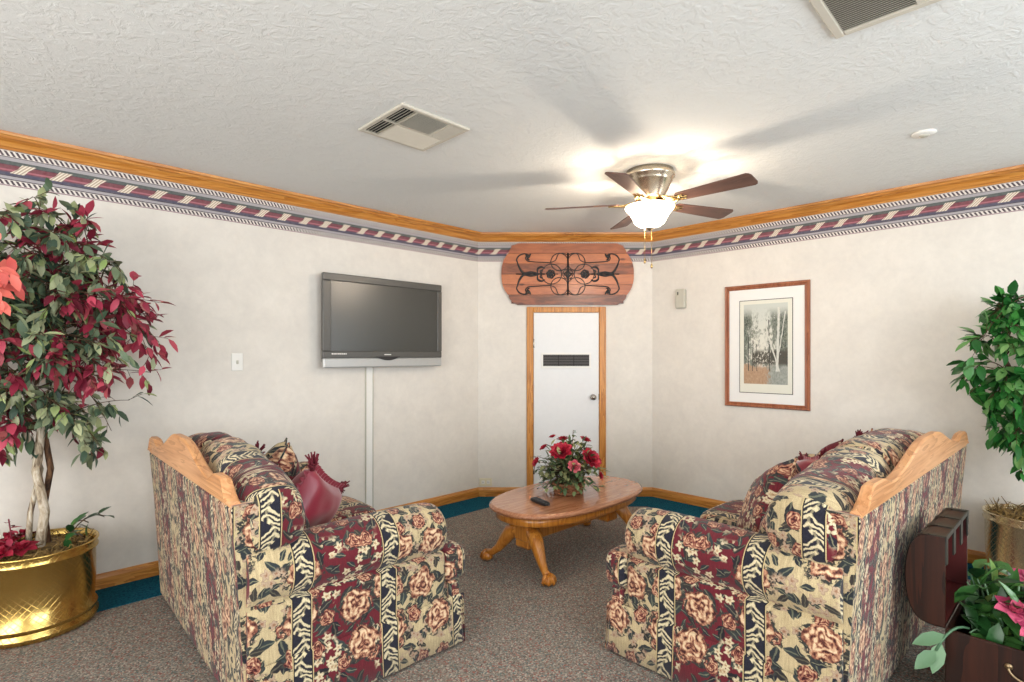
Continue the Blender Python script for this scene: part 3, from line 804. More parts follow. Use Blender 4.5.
m = MB(); m.box(-a + .005, a - .005, -.0105, -.0085, -b, b - .010); m.build('print_sheet', M['print_paper'], pic)
m = MB(); pa, pz0, pz1 = .168, -.305, .335
i0 = len(m.v)
m.box(-pa, pa, -.0115, -.0100, pz0, pz1)
m.uv = [[((u_ + pa) / (2 * pa), (w_ - pz0) / (pz1 - pz0)) for u_, w_ in f_] for f_ in m.uv]
m.build('woodland_print', M['print'], pic)

# ------------------------------------------------------------------ ceiling vents, detector
def louvre_bank(m, x0, x1, y0, y1, along, tilt, pitch=.0135):
    """slats running along 'x' or 'y', tilted by tilt degrees"""
    if along == 'x': a0, a1 = y0, y1
    else: a0, a1 = x0, x1
    n = max(2, int((a1 - a0) / pitch)); hw2 = .0068
    for k in range(n):
        c = a0 + (k + .5) * (a1 - a0) / n; dx = hw2 * math.cos(R(tilt)); dz = hw2 * math.sin(R(tilt))
        q = []
        for (d, z) in ((-dx, -dz), (dx, dz)):
            q.append((c + d, -.010 + z))
        if along == 'x':
            A = [(x0, q[0][0], q[0][1]), (x1, q[0][0], q[0][1]), (x1, q[1][0], q[1][1]), (x0, q[1][0], q[1][1])]
        else:
            A = [(q[0][0], y0, q[0][1]), (q[0][0], y1, q[0][1]), (q[1][0], y1, q[1][1]), (q[1][0], y0, q[1][1])]
        i0 = len(m.v)
        for pt in A: m.vert(pt)
        for pt in A: m.vert((pt[0], pt[1], pt[2] + .0012))
        m.face([i0, i0 + 1, i0 + 2, i0 + 3]); m.face([i0 + 4, i0 + 7, i0 + 6, i0 + 5])
        for k2 in range(4):
            j = (k2 + 1) % 4; m.face([i0 + k2, i0 + 4 + k2, i0 + 4 + j, i0 + j])
def vent_frame(m, h, w, z=-.012):
    for x0, x1, y0, y1 in ((-h, h, -h, -h + w), (-h, h, h - w, h), (-h, -h + w, -h + w, h - w), (h - w, h, -h + w, h - w)):
        m.box(x0, x1, y0, y1, z, 0, bev=.004)
v1 = thing('ceiling_vent', 'square four-way ceiling vent above the television wall', 'vent', (1.540, 2.245, CEIL))
m = MB(); vent_frame(m, .198, .026); m.box(-.105, -.095, -.172, .172, -.012, -.002); m.box(-.095, .172, -.006, .006, -.012, -.002); m.box(.085, .095, -.172, -.006, -.012, -.002)
m.box(-.172, -.105, -.005, .005, -.012, -.002)
m.build('vent_frame', M['vent_paint'], v1)
m = MB(); m.box(-.175, .175, -.175, .175, -.0016, -.0004); m.build('vent_opening', M['slot_dark'], v1)
m = MB(); louvre_bank(m, -.172, -.105, -.172, .172, 'y', 50); m.build('louvre_bank', M['vent_paint'], v1)
m = MB(); louvre_bank(m, -.095, .085, -.172, -.006, 'x', 50); m.build('louvre_bank', M['vent_paint'], v1)
m = MB(); louvre_bank(m, -.095, .172, .006, .172, 'x', -38); m.build('louvre_bank', M['vent_paint'], v1)
m = MB(); louvre_bank(m, .095, .172, -.172, -.006, 'y', -38); m.build('louvre_bank', M['vent_paint'], v1)
v2 = thing('ceiling_return_grille', 'large return air grille cut off by the top of the photo', 'vent', (1.905, .300, CEIL))
m = MB(); vent_frame(m, .25, .030); m.box(-.22, .22, -.012, .012, -.012, -.002); m.build('vent_frame', M['vent_paint'], v2)
m = MB(); m.box(-.222, .222, -.222, .222, -.0016, -.0004); m.build('vent_opening', plain('grey_grille_shadow', srgb(120, 116, 106), .8), v2)
for y0, y1 in ((-.22, -.012), (.012, .22)):
    m = MB(); louvre_bank(m, -.22, .22, y0, y1, 'y', 30, .012); m.build('louvre_bank', M['vent_paint'], v2)
sd = thing('smoke_detector', 'small white round detector on the ceiling right of the fan', 'detector', (3.409, .474, CEIL))
m = MB(); m.lathe([(.052, 0), (.052, -.006), (.044, -.012), (0, -.013)], seg=28); m.build('detector_base', M['white_plastic'], sd)
m = MB(); m.lathe([(.020, -.012), (.018, -.018), (0, -.019)], seg=20); m.build('detector_sensor', M['grey_plastic'], sd)

# ------------------------------------------------------------------ ceiling fan
fan = thing('ceiling_fan', 'five-blade ceiling fan with lit frosted bowl and nickel housing', 'fan', FAN)
m = MB(); m.lathe([(.142, 0), (.142, -.018), (.150, -.024), (.150, -.042), (.136, -.050), (.136, -.066), (.128, -.074), (.110, -.120), (.086, -.158), (.082, -.178), (0, -.178)], seg=40)
m.build('motor_housing', M['nickel'], fan)
m = MB(); m.lathe([(.064, -.176), (.070, -.184), (.074, -.196), (.100, -.202), (.104, -.208), (.098, -.212), (0, -.212)], seg=32); m.build('light_fitter', M['brass_bright'], fan)
m = MB(); bowl = [(.146, -.216), (.149, -.223), (.140, -.238), (.118, -.262), (.101, -.292), (.090, -.316), (.068, -.332), (.020, -.338), (0, -.338)]
inner = [(max(0, r - .004), z + .003) for r, z in reversed(bowl[:-1])]
m.lathe(bowl[:-1] + inner, seg=40, close=False); m.build('glass_bowl', M['lamp_glass'], fan)
m = MB(); m.lathe([(.0, -.336), (.022, -.338), (.026, -.348), (.016, -.358), (.006, -.364), (0, -.366)], seg=20); m.build('finial', M['nickel'], fan)
BZ = -.196
for k in range(5):
    ang = R(51.5 + 72 * k)
    b = bpy.data.objects.new('blade_pivot', None)
    out = []
    # blade outline: widening from root to a squared rounded tip
    def hwid(x): return .044 + .022 * (x - .20) / .44
    xs = [.20 + .42 * i / 10 for i in range(11)]
    top = [(x, hwid(x)) for x in xs] + [(.634, .055), (.641, .038)]
    bot = [(x, -y) for x, y in reversed(top)]
    m = MB(); m.prism(top[::-1] + [(.185, .030), (.185, -.030)] + bot[::-1], -.003, .003, 'xy')
    T = Matrix.Rotation(ang, 4, 'Z') @ Matrix.Translation((0, 0, BZ)) @ Matrix.Rotation(R(-13), 4, 'X')
    m2 = m
    bl = m2.build('blade', M['blade'], fan); bl.matrix_local = T
    bpy.data.objects.remove(b)
    ir = MB()
    for s_ in (-1, 1):
        ir.tube([(.075, s_ * .012, .012), (.11, s_ * .030, .004), (.15, s_ * .034, -.008), (.19, s_ * .018, -.008), (.235, s_ * .026, -.006)], [.008, .007, .007, .007, .005], 6)
        ir.tube([(.10, s_ * .030, .002), (.125, s_ * .055, -.004), (.15, s_ * .045, -.006)], .005, 6)
    ir.tube([(.07, 0, .012), (.12, 0, 0), (.17, 0, -.009), (.25, 0, -.006)], [.012, .010, .008, .006], 6)
    ir.lathe([(0, -.012), (.012, -.011), (.016, -.004), (.012, -.001)], (.21, 0, 0), 12)
    ir.build('blade_iron', M['brass_bright'], bl)
for dx, zl in ((-.030, -.545), (.012, -.575)):
    m = MB(); ex, ey = E.x * dx, E.y * dx
    m.tube([(ex, ey, -.352), (ex, ey, zl)], .0018, 5); m.lathe([(0, zl + .012), (.006, zl + .004), (.008, zl - .008), (.005, zl - .018), (0, zl - .020)], (ex, ey, 0), 10)
    m.build('pull_chain', M['brass_bright'], fan)

# ------------------------------------------------------------------ sofas
def rounded_box(m, c, h, k=5.0, n=14, uvmap=None, puff=None, mi=0):
    """cube-sphere pushed to a superellipsoid; uvmap(p, n_axis) gives the fabric coordinates from the local point"""
    cx, cy, cz = c; hx, hy, hz = h
    for ax in range(3):
        for sg in (-1, 1):
            rows, uvs = [], []
            for i in range(n + 1):
                r, w = [], []
                for j in range(n + 1):
                    a = -1 + 2 * i / n; b = -1 + 2 * j / n
                    a = math.sin(a * PI / 2) * .35 + a * .65; b = math.sin(b * PI / 2) * .35 + b * .65
                    q = [0, 0, 0]; q[ax] = sg; q[(ax + 1) % 3] = a; q[(ax + 2) % 3] = b
                    l = (abs(q[0]) ** k + abs(q[1]) ** k + abs(q[2]) ** k) ** (1 / k)
                    P0 = Vector((q[0] / l * hx, q[1] / l * hy, q[2] / l * hz))
                    if puff: P0 = puff(P0)
                    P1 = (P0.x + cx, P0.y + cy, P0.z + cz)
                    r.append(P1); w.append(uvmap(P1, ax) if uvmap else (P1[0], P1[2]))
                rows.append(r); uvs.append(w)
            m.grid(rows, uvs, False, mi, True, flip=(sg < 0))

def make_sofa(name, label, W, nseat, loc, rz, near, side_phase, back_end_phase, ear_phase, back_front, side_x):
    """near = +1 / -1: which end (local x) is the one in view, only used for the pattern's phase"""
    s = thing(name, label, 'sofa', loc, rz)
    hw = W / 2; D0, D1 = -.46, .46
    fab = M['fabric']
    AW = .225                               # arm width
    # ---- body under the cushions
    m = MB(); m.box(-hw + .03, hw - .03, D0 + .05, D1 - .045, .035, .285, bev=.02)
    m.build('seat_base', fab, s)
    # ---- skirt: four hanging panels that meet at the corners
    def skirt_panel(a0, a1, fixed, axis, sgn, ph):
        m = MB(); n = max(6, int((a1 - a0) / .06)); rows, uvs = [], []
        for off, z in ((-.006, .226), (.001, .222), (.003, .205), (.006, .11), (.013, .014), (.003, .012), (-.008, .205)):
            r, w = [], []
            for i in range(n + 1):
                a = a0 + (a1 - a0) * i / n
                o_ = off + .0035 * math.sin(a * 23 + ph * 5) * (1 - z / .23)
                r.append((a, fixed + sgn * o_, z) if axis == 'x' else (fixed + sgn * o_, a, z)); w.append((a - ph, z))
            rows.append(r); uvs.append(w)
        m.grid(rows, uvs, False, 0, True)
        return m.build('skirt', fab, s)
    for sg in (-1, 1): skirt_panel(D0 + .02, D1 + .012, sg * (hw - .006), 'y', sg, side_phase)
    skirt_panel(-hw - .012, hw + .012, D1 - .004, 'x', 1, 0.0)
    # ---- rolled arms
    rc, rr = .530, .116
    for sg in (-1, 1):
        xo = hw - .016                       # outside face of the arm panel
        prof = [(xo - .004, .18), (xo, .30), (xo, .40), (xo - .002, .425)]
        cxr = hw - rr + .010
        a0 = -62
        for i in range(19):
            a = R(a0 + (235 - a0) * i / 18); prof.append((cxr + rr * math.cos(a), rc + rr * math.sin(a) * 1.0))
        prof += [(hw - AW, .42), (hw - AW + .004, .18)]
        L = [0]
        for i in range(1, len(prof)): L.append(L[-1] + math.hypot(prof[i][0] - prof[i - 1][0], prof[i][1] - prof[i - 1][1]))
        cx0, cz0 = hw - AW / 2 - .01, .45
        m = MB(); rows, uvs = [], []
        ys = [(D0 + .004, .97), (D0 + .012, 1.0), (-.2, 1.0), (0, 1.0), (.2, 1.0), (.30, 1.0), (.340, .985), (.362, .95), (.374, .89)]
        for y, sc in ys:
            r, w = [], []
            for i, (x, z) in enumerate(prof):
                k_ = sc if z > .4 else 1 - (1 - sc) * .55
                # fabric dips and gathers a little along the roll
                wv = .004 * math.sin(9 * y + i * .5) if 4 < i < 20 else 0.0
                r.append((sg * (cx0 + (x - cx0) * k_ + wv * .5), y, cz0 + (z - cz0) * k_ + wv)); w.append((y - side_phase, .18 + L[i]))
            rows.append(r); uvs.append(w)
        b0 = m.grid(rows, uvs, False, 0, True)
        np_ = len(prof)
        for ri in (0, len(ys) - 1):
            ids = [b0 + ri * np_ + i for i in range(np_)]
            yy = ys[ri][0]
            cen = m.vert((sg * cx0, yy + (.006 if ri else 0), cz0))
            for i in range(np_):
                j = (i + 1) % np_
                pts = [m.v[ids[i]], m.v[ids[j]], m.v[cen]]
                m.face([ids[i], ids[j], cen], [(yy + abs(q[0]) - abs(m.v[ids[0]][0]) - side_phase + .25, q[2]) for q in pts], 0, False)
        m.build('arm', fab, s)
    # ---- upholstered outside back with the straight top edge
    m = MB(); zt = .800; n = int(W / .06); lean = .045
    rows, uvs = [], []
    for y, z in ((D0 + .02, .03), (D0 + .006, .03), (D0, .12), (D0 - lean * .55, .55), (D0 - lean, zt - .012), (D0 - lean + .008, zt), (D0 - lean + .10, zt + .004), (D0 + .13, .45), (D0 + .13, .03)):
        r, w = [], []
        for i in range(n + 1):
            x = -hw + .030 + (W - .060) * i / n
            e = abs(x) / hw
            r.append((x, y, z)); w.append((x * 1.75 + .06, (z if y < D0 + .05 else 1.6 - z)))
        rows.append(r); uvs.append(w)
    b0 = m.grid(rows, uvs, False, 0, False)
    nn = n + 1
    for c in (0, n):
        ids = [b0 + k * nn + c for k in range(len(rows))]
        m.face(ids, [(m.v[i][1], m.v[i][2]) for i in ids])
    back = m.build('outside_back', fab, s)
    # ---- carved oak rail on the back
    def rail_h(t):
        a = abs(t)
        def sm(x, x0, x1): x = min(1, max(0, (x - x0) / (x1 - x0))); return x * x * (3 - 2 * x)
        end = .090 * (1 - sm(a, .90, 1.0) * .85) * sm(a, .62, .80) + .068 * (1 - sm(a, .62, .80))
        dip = -.012 * math.exp(-((a - .68) / .07) ** 2)
        crest = .094 * (1 - sm(a, .10, .62))
        return max(.012, end + dip + crest)
    m = MB(); NR = 72; xr = hw - .05; yb = D0 - lean + .004
    rows, uvs = [], []
    sect = ((0, -.010, 0), (0, .55, 0), (0, .93, 0), (.007, 1.0, 0), (.030, 1.0, .004), (.038, .92, 0), (.040, .5, 0), (.040, -.010, 0))
    for i in range(NR + 1):
        t_ = -1 + 2 * i / NR; h_ = rail_h(t_)
        rows.append([(t_ * xr, yb + dy - .018 * (f_ if f_ > 0 else 0), zt + (h_ * f_ if f_ > 0 else f_)) for dy, f_, e_ in sect])
    b0 = m.grid(rows, None, True, 0, False)
    ns = len(sect); m.face([b0 + k for k in range(ns)]); m.face([b0 + NR * ns + k for k in range(ns)])
    m.build('back_rail', M['rail_oak'], back)
    # ---- back cushions: one rounded section swept along the camel-backed top
    inner = hw - AW
    x_edges = [-hw + .012 + (2 * hw - .024) * k / nseat for k in range(nseat + 1)]
    def sm(x, x0, x1):
        x = min(1, max(0, (x - x0) / (x1 - x0))); return x * x * (3 - 2 * x)
    for k in range(nseat):
        xa, xb = x_edges[k], x_edges[k + 1]
        m = MB(); rows, uvs = [], []; NX, NA = 34, 40
        for i in range(NX + 1):
            q = -1 + 2 * i / NX; q = math.sin(q * PI / 2) * .6 + q * .4
            x = (xa + xb) / 2 + q * (xb - xa) / 2
            e = abs(x) / hw
            outer = (q < 0 and k == 0) or (q > 0 and k == nseat - 1)
            p_ = 6.0 if outer else 11.0
            f_ = max(0.0, 1 - abs(q) ** p_) ** (1 / p_)
            f_ = max(f_, .02)
            over = sm(abs(x), inner - .05, inner + .05)
            zt_ = .948 - .095 * sm(e, .15, .95) - .02 * sm(e, .9, 1.0)
            zb_ = .40 + .20 * over
            yf_ = back_front + .035 * (1 - over)
            yb_ = -.468
            yc, zc = (yf_ + yb_) / 2, (zt_ + zb_) / 2; hd, hh = (yf_ - yb_) / 2, (zt_ - zb_) / 2
            r, w = [], []; Lv = 0; prev = None
            for j in range(NA):
                a_ = 2 * PI * j / NA - PI / 2
                c_, s_ = math.cos(a_), math.sin(a_)
                y = yc + hd * f_ * math.copysign(abs(c_) ** .62, c_); z = zc + hh * (f_ if f_ > .6 else f_) * math.copysign(abs(s_) ** .62, s_)
                if y > yc: y += .085 * (1 - over) * sm(z, .86, .52) if False else .085 * (1 - over) * (1 - sm(z, .52, .86))
                y -= .03 * sm(z, .70, .98) * (1 if y > yc else .2)
                y += .004 * math.sin(x * 37 + z * 19); z += .003 * math.sin(x * 29 + y * 23)
                if prev: Lv += math.hypot(y - prev[0], z - prev[1])
                prev = (y, z); r.append((x, y, z)); w.append((x - side_x, Lv))
            w.append((x - side_x, Lv + .03))
            rows.append(r); uvs.append(w)
        b0 = m.grid(rows, uvs, True, 0, True)
        m.face([b0 + j for j in range(NA)]); m.face([b0 + NX * NA + j for j in range(NA)])
        for fi, fv in enumerate(m.f):
            P_ = [Vector(m.v[i]) for i in fv]
            nv = (P_[1] - P_[0]).cross(P_[2] - P_[0])
            if nv.length > 0 and abs(nv.normalized().x) > .62: m.uv[fi] = [(p.y - back_end_phase, p.z) for p in P_]
        m.build('back_cushion', fab, s)
    # ---- seat cushions; the outer ones return in front of the arms
    for k in range(nseat):
        xa = -inner + 2 * inner * k / nseat; xb = xa + 2 * inner / nseat
        m = MB()
        uvm = lambda P, ax: ((P[0], .5 + P[1]) if ax == 2 else ((P[0], P[2]) if ax == 1 else (P[1] - ear_phase, P[2])))
        crown = lambda p: Vector((p.x, p.y, p.z + (.022 * (1 - (p.x / .40) ** 2) if p.z > 0 else 0)))
        rounded_box(m, ((xa + xb) / 2, .165, .362), ((xb - xa) / 2 - .002, .325, .078), 6, 14, uvm, crown)
        for sg in (-1, 1):
            if (sg < 0 and k == 0) or (sg > 0 and k == nseat - 1):
                rounded_box(m, (sg * (inner + .080), .442, .358), (.132, .066, .080), 4, 10, uvm)
        m.build('seat_cushion', fab, s)
    # ---- front rail between cushion and skirt
    m = MB(); m.box(-hw + .012, hw - .012, D1 - .06, D1 - .004, .215, .292, bev=.008)
    m.uv = [[(a + .30, b) for a, b in f_] for f_ in m.uv]
    m.build('front_rail', fab, s)
    return s

make_sofa('loveseat', 'floral tapestry loveseat below the television, by the red-leaved tree', 1.51, 2, (1.138, 2.678, 0), -PI / 2 + R(-1.8), 1, -.09, -.20, .33, -.235, .55)
RS = R(-2.0)
make_sofa('sofa', 'floral tapestry sofa backing onto the open wooden chest', 2.12, 3, (3.036, .906, 0), RS, -1, 0.0, -.55, .56, -.19, -.70)

# ------------------------------------------------------------------ throw pillows
def make_pillow(name, label, loc, rx, ry, rz, size, mat, kind, group=None):
    p = thing(name, label, 'pillow', loc, 0, group)
    p.rotation_euler = (rx, ry, rz)
    m = MB(); n = 16; h = size / 2
    for sg in (-1, 1):
        rows, uvs = [], []
        for i in range(n + 1):
            r, w = [], []
            for j in range(n + 1):
                a = -1 + 2 * i / n; b = -1 + 2 * j / n
                # sides pull in between the corners
                X = a * h * (1 - .10 * (1 - b * b) * abs(a)); Z = b * h * (1 - .10 * (1 - a * a) * abs(b))
                th_ = max(0, (1 - a ** 4) * (1 - b ** 4)) ** .5 * .085
                th_ += .006 * mnoise.noise(Vector((a * 2.3, b * 2.3, sg * 3 + size * 40))) * (1 - a * a) * (1 - b * b) * 3
                r.append((X, sg * th_, Z)); w.append((X + loc[0], Z + loc[1]))
            rows.append(r); uvs.append(w)
        m.grid(rows, uvs, False, 0, True, flip=sg > 0)
    m.build('pillow_cover', mat, p)
    if kind == 'tassel':
        for sx in (-1, 1):
            for sz in (-1, 1):
                t_ = MB(); c = Vector((sx * h * .97, 0, sz * h * .97)); d = Vector((sx, 0, sz)).normalized()
                for q in range(22):
                    o = Vector((random.uniform(-1, 1), random.uniform(-1, 1), random.uniform(-1, 1))) * .016
                    e = c + d * random.uniform(.045, .065) + o * 1.7 + Vector((0, 0, -.012))
                    t_.tube([c + o * .4, c + d * .025 + o, e], [.0045, .0045, .003], 5)
                t_.tube([c - d * .012, c + d * .012], [.014, .013], 8)
                t_.build('tassel', M['fringe'], p)
        f = MB()                       # gathered ruffle along the edges
        for e in range(4):
            rows = []
            for i in range(41):
                a = -1 + 2 * i / 40; pull = 1 - .10 * (1 - a * a)
                wob = .012 * math.sin(i * 1.9 + e)
                row = []
                for o_, k_ in ((-.004, 0), (.012, .5), (.026, 1.0)):
                    x, z = a * h, h * pull + o_
                    y = wob * k_
                    row.append([(x, y, z), (z, y, x), (x, y, -z), (-z, y, x)][e])
                rows.append(row)
            f.grid(rows, None, False, 0, True)
        f.build('ruffle', M['satin'], p)
    else:
        f = MB(); pts = []
        for e in range(4):
            for i in range(14):
                a = -1 + 2 * i / 14; pull = h * (1 - .10 * (1 - a * a))
                pts.append([(a * h, 0, pull), (pull, 0, -a * h), (-a * h, 0, -pull), (-pull, 0, a * h)][e])
        pts.append(pts[0]); f.tube(pts, .005, 6, caps=False); f.build('pillow_piping', mat, p)
    return p
# loveseat pillows lean on its back (faces +x); tilt about their own bottom edge
def lp(name, label, x, y, z, tilt, yaw, roll, size, mat, kind):
    return make_pillow(name, label, (x, y, z), R(-tilt), R(roll), R(90 + yaw), size, mat, kind)
lp('satin_pillow', 'large burgundy satin pillow nearest the front arm of the loveseat', 1.015, 2.31, .628, -24, -50, 30, .34, M['satin'], 'tassel')
lp('floral_pillow', 'dark floral pillow behind the large satin pillow on the loveseat', 1.00, 2.60, .665, -22, -30, 40, .35, M['fabric_burgundy'], 'piped')
lp('floral_pillow', 'cream floral pillow on the loveseat seat between dark floral pillow and far arm', 1.085, 2.86, .650, -22, 4, 40, .34, M['fabric_cream'], 'piped')
lp('satin_pillow', 'burgundy tasselled pillow high on the loveseat back', .95, 2.86, .635, -16, -10, 20, .32, M['satin'], 'tassel')
# sofa pillows lean on its back (faces +y)
def rp(name, label, x, y, z, tilt, yaw, roll, size, mat, kind):
    return make_pillow(name, label, (x, y, z), R(tilt), R(roll), R(yaw), size, mat, kind)
rp('floral_pillow', 'burgundy floral pillow nearest the front arm of the sofa', 2.56, .93, .605, 24, 40, 26, .42, M['fabric_burgundy'], 'piped')
rp('satin_pillow', 'burgundy satin pillow second from the front arm of the sofa', 2.93, .92, .620, 24, 30, 12, .38, M['satin'], 'tassel')
rp('floral_pillow', 'dark floral pillow wedged between the two satin pillows of the sofa', 3.22, .87, .640, 18, 26, 24, .38, M['fabric_burgundy'], 'piped')
rp('satin_pillow', 'burgundy satin pillow with tassels toward the far end of the sofa', 3.50, .86, .635, 18, 22, 18, .37, M['satin'], 'tassel')
rp('floral_pillow', 'floral pillow against the far arm of the sofa', 3.76, .82, .640, 16, 12, 34, .36, M['fabric_burgundy'], 'piped')

# ------------------------------------------------------------------ coffee table
TBX, TBY, TH_ = 2.835, 2.305, .392
tb = thing('coffee_table', 'oval oak coffee table on claw-footed pedestals', 'table', (TBX, TBY, 0), R(-1))
def oval(L, Wd, n=72, e=.8):
    o = []
    for i in range(n):
        a = 2 * PI * i / n; c, s_ = math.cos(a), math.sin(a)
        o.append((L * math.copysign(abs(c) ** e, c), Wd * math.copysign(abs(s_) ** e, s_)))
    return o
def oval_stack(m, layers, close=True):
    rows = []
    for L, Wd, z in layers: rows.append([(x, y, z) for x, y in oval(L, Wd)])
    b = m.grid(rows, None, True, 0, True); n = len(rows[0])
    m.face([b + k for k in range(n)]); m.face([b + (len(rows) - 1) * n + k for k in range(n)])
m = MB(); L, Wd = .622, .342
oval_stack(m, [(L - .03, Wd - .03, TH_ - .034), (L - .012, Wd - .012, TH_ - .033), (L - .004, Wd - .004, TH_ - .026), (L, Wd, TH_ - .018), (L - .002, Wd - .002, TH_ - .010), (L - .010, Wd - .010, TH_ - .006), (L - .013, Wd - .013, TH_ - .001), (L - .018, Wd - .018, TH_)])
m.build('table_top', M['table_oak'], tb)
m = MB(); oval_stack(m, [(L - .05, Wd - .05, TH_ - .088), (L - .042, Wd - .042, TH_ - .082), (L - .042, Wd - .042, TH_ - .034)]); m.build('apron', M['table_base'], tb)
m = MB(); m.box(-.47, .47, -.055, .055, .175, TH_ - .080, bev=.008); m.build('stretcher_beam', M['table_base'], tb)
for sx in (-1, 1):
    m = MB()
    x0 = sx * .40
    m.box(x0 - .062, x0 + .062, -.062, .062, .125, TH_ - .08, bev=.014); m.box(x0 - .070, x0 + .070, -.070, .070, .285, TH_ - .085, bev=.010)
    m.build('pedestal', M['table_base'], tb)
    for sy in (-1, 1):
        m = MB(); dx, dy = sx * .085, sy * .225
        base = Vector((x0 + sx * .02, sy * .035, 0))
        # cabriole leg: knee, sweep, ankle, claw foot
        path = [(0, .225, .036), (.14, .232, .044), (.32, .208, .047), (.50, .150, .038), (.68, .092, .027), (.86, .056, .022), (1.0, .044, .026)]
        pts = [(base.x + dx * f_, base.y + dy * f_, z) for f_, z, r in path]
        m.tube(pts, [r for f_, z, r in path], 10)
        ft = Vector((base.x + dx * 1.02, base.y + dy * 1.02, 0))
        m.lathe([(0, .001), (.022, .002), (.036, .016), (.038, .032), (.030, .048), (.016, .058), (0, .060)], ft, 14)
        for q in range(4):
            a = math.atan2(dy, dx) + R(-75 + 50 * q)
            c = Vector((math.cos(a), math.sin(a), 0))
            m.tube([ft + c * .016 + Vector((0, 0, .058)), ft + c * .036 + Vector((0, 0, .042)), ft + c * .043 + Vector((0, 0, .022)), ft + c * .036 + Vector((0, 0, .006))], [.010, .009, .008, .005], 6)
        m.build('leg', M['table_base'], tb)
# remote
rm = thing('remote_control', 'black remote control lying on the coffee table', 'remote', (2.490, 2.265, TH_ + .0005), R(-103))
m = MB(); rounded_box(m, (0, 0, .011), (.085, .024, .011), 5, 8); m.build('remote_body', M['black_plastic'], rm)
m = MB()
for i in range(7):
    for j in (-1, 0, 1): m.box(-.06 + i * .017, -.051 + i * .017, j * .013 - .004, j * .013 + .004, .0205, .0235, bev=.001)
m.build('button_pad', plain('remote_buttons', srgb(70, 70, 74), .5), rm)

# ------------------------------------------------------------------ leaves and flowers
def leaf(m, p, d, up, L, W, droop=.25, fold=.25, mi=0):
    d = d.normalized(); side = d.cross(up)
    side = side.normalized() if side.length > 1e-4 else d.orthogonal().normalized()
    nrm = side.cross(d)
    mid, lf, rt = [], [], []
    for t_, w_ in ((0, 0), (.28, .85), (.58, .92), (.82, .5), (1, 0)):
        c = p + d * (L * t_) - nrm * (droop * L * t_ * t_)
        mid.append(m.vert(c))
        if w_:
            k = W * w_ * .5
            lf.append(m.vert(c + side * k + nrm * (fold * k))); rt.append(m.vert(c - side * k + nrm * (fold * k)))
    for arr, o in ((lf, 0), (rt, 1)):
        f1 = [mid[0], mid[1], arr[0]]; m.face(f1 if o else f1[::-1], None, mi, True)
        for i in range(2):
            q = [mid[i + 1], mid[i + 2], arr[i + 1], arr[i]]; m.face(q if o else q[::-1], None, mi, True)
        f2 = [mid[3], mid[4], arr[2]]; m.face(f2 if o else f2[::-1], None, mi, True)
def rv(): return Vector((random.gauss(0, 1), random.gauss(0, 1), random.gauss(0, 1)))
def bez(a, b, c, n): return [(a * (1 - t_) ** 2 + b * 2 * t_ * (1 - t_) + c * t_ * t_) for t_ in [i / n for i in range(n + 1)]]
def flower(m, c, nrm, rad, rings=4, mi=0, open_=.9):
    nrm = nrm.normalized(); a1 = nrm.orthogonal().normalized(); a2 = nrm.cross(a1)
    for r_ in range(rings):
        f = (r_ + .6) / (rings - .4); n = 4 + r_ * 2 + (1 if rings > 3 else 0)
        for k in range(n):
            an = 2 * PI * (k + .5 * (r_ % 2)) / n + random.uniform(-.2, .2)
            d = (a1 * math.cos(an) + a2 * math.sin(an))
            tilt = .12 + open_ * f
            dd = (d * math.sin(tilt) + nrm * math.cos(tilt))
            leaf(m, c + d * rad * .10 * f, dd, nrm, rad * (.55 + .45 * f), rad * (.62 + .25 * f), droop=-.28 + .45 * f, fold=.35, mi=mi)

# bouquet in a basket on the coffee table
BQ = Vector((2.815, 2.305, TH_ + .0005))
bq = thing('flower_basket', 'basket of red silk roses and greenery on the coffee table', 'flower arrangement', BQ)
m = MB(); m.lathe([(.0, .0), (.088, 0), (.098, .02), (.108, .06), (.112, .075), (.106, .080), (.100, .06), (0, .055)], seg=32, sx=1.1, sy=.9); 
for q in range(4): m.tube([(1.1 * (.098 + q * .0035) * math.cos(a), .9 * (.098 + q * .0035) * math.sin(a), .012 + q * .019) for a in [2 * PI * i / 32 for i in range(33)]], .005, 6, caps=False)
m.build('basket', M['wicker'], bq)
CX_, CY_ = Vector((.7108, -.7034, 0)), Vector((.7034, .7108, 0))    # photo right, photo depth
m = MB(); tw = MB()
for k in range(215):
    a = random.uniform(0, 2 * PI); el = random.uniform(.02, 1.25)
    d = Vector((math.cos(a) * math.cos(el), math.sin(a) * math.cos(el), math.sin(el)))
    Ln = random.uniform(.12, .225) * (1.0 + .25 * math.sin(el))
    s0 = Vector((0, 0, .06)); end = s0 + Vector((d.x * Ln, d.y * Ln, d.z * Ln * 1.15 - .02 * (1 - d.z)))
    pts = bez(s0, s0 + Vector((d.x * .03, d.y * .03, Ln * .6)), end, 4); tw.tube(pts, .0016, 4)
    for t_ in (1, 2, 3, 4, 4):
        leaf(m, pts[t_] + rv() * .006, (d + rv() * .7), Vector((0, 0, 1)), random.uniform(.034, .058), random.uniform(.020, .032))
for q in range(12):      # tall sprig
    z = .25 + q * .015; leaf(m, Vector((.012, -.01, z)) + CX_ * (.012 + .004 * (q % 3)), rv() + Vector((0, 0, .4)), Vector((0, 0, 1)), .034, .02)
tw.tube([(0, 0, .06), Vector((.01, -.01, .2)) + CX_ * .005, Vector((.012, -.01, .42)) + CX_ * .018], .002, 4)
m.build('foliage', M['leaf_bouquet'], bq); tw.build('stems', M['twig'], bq)
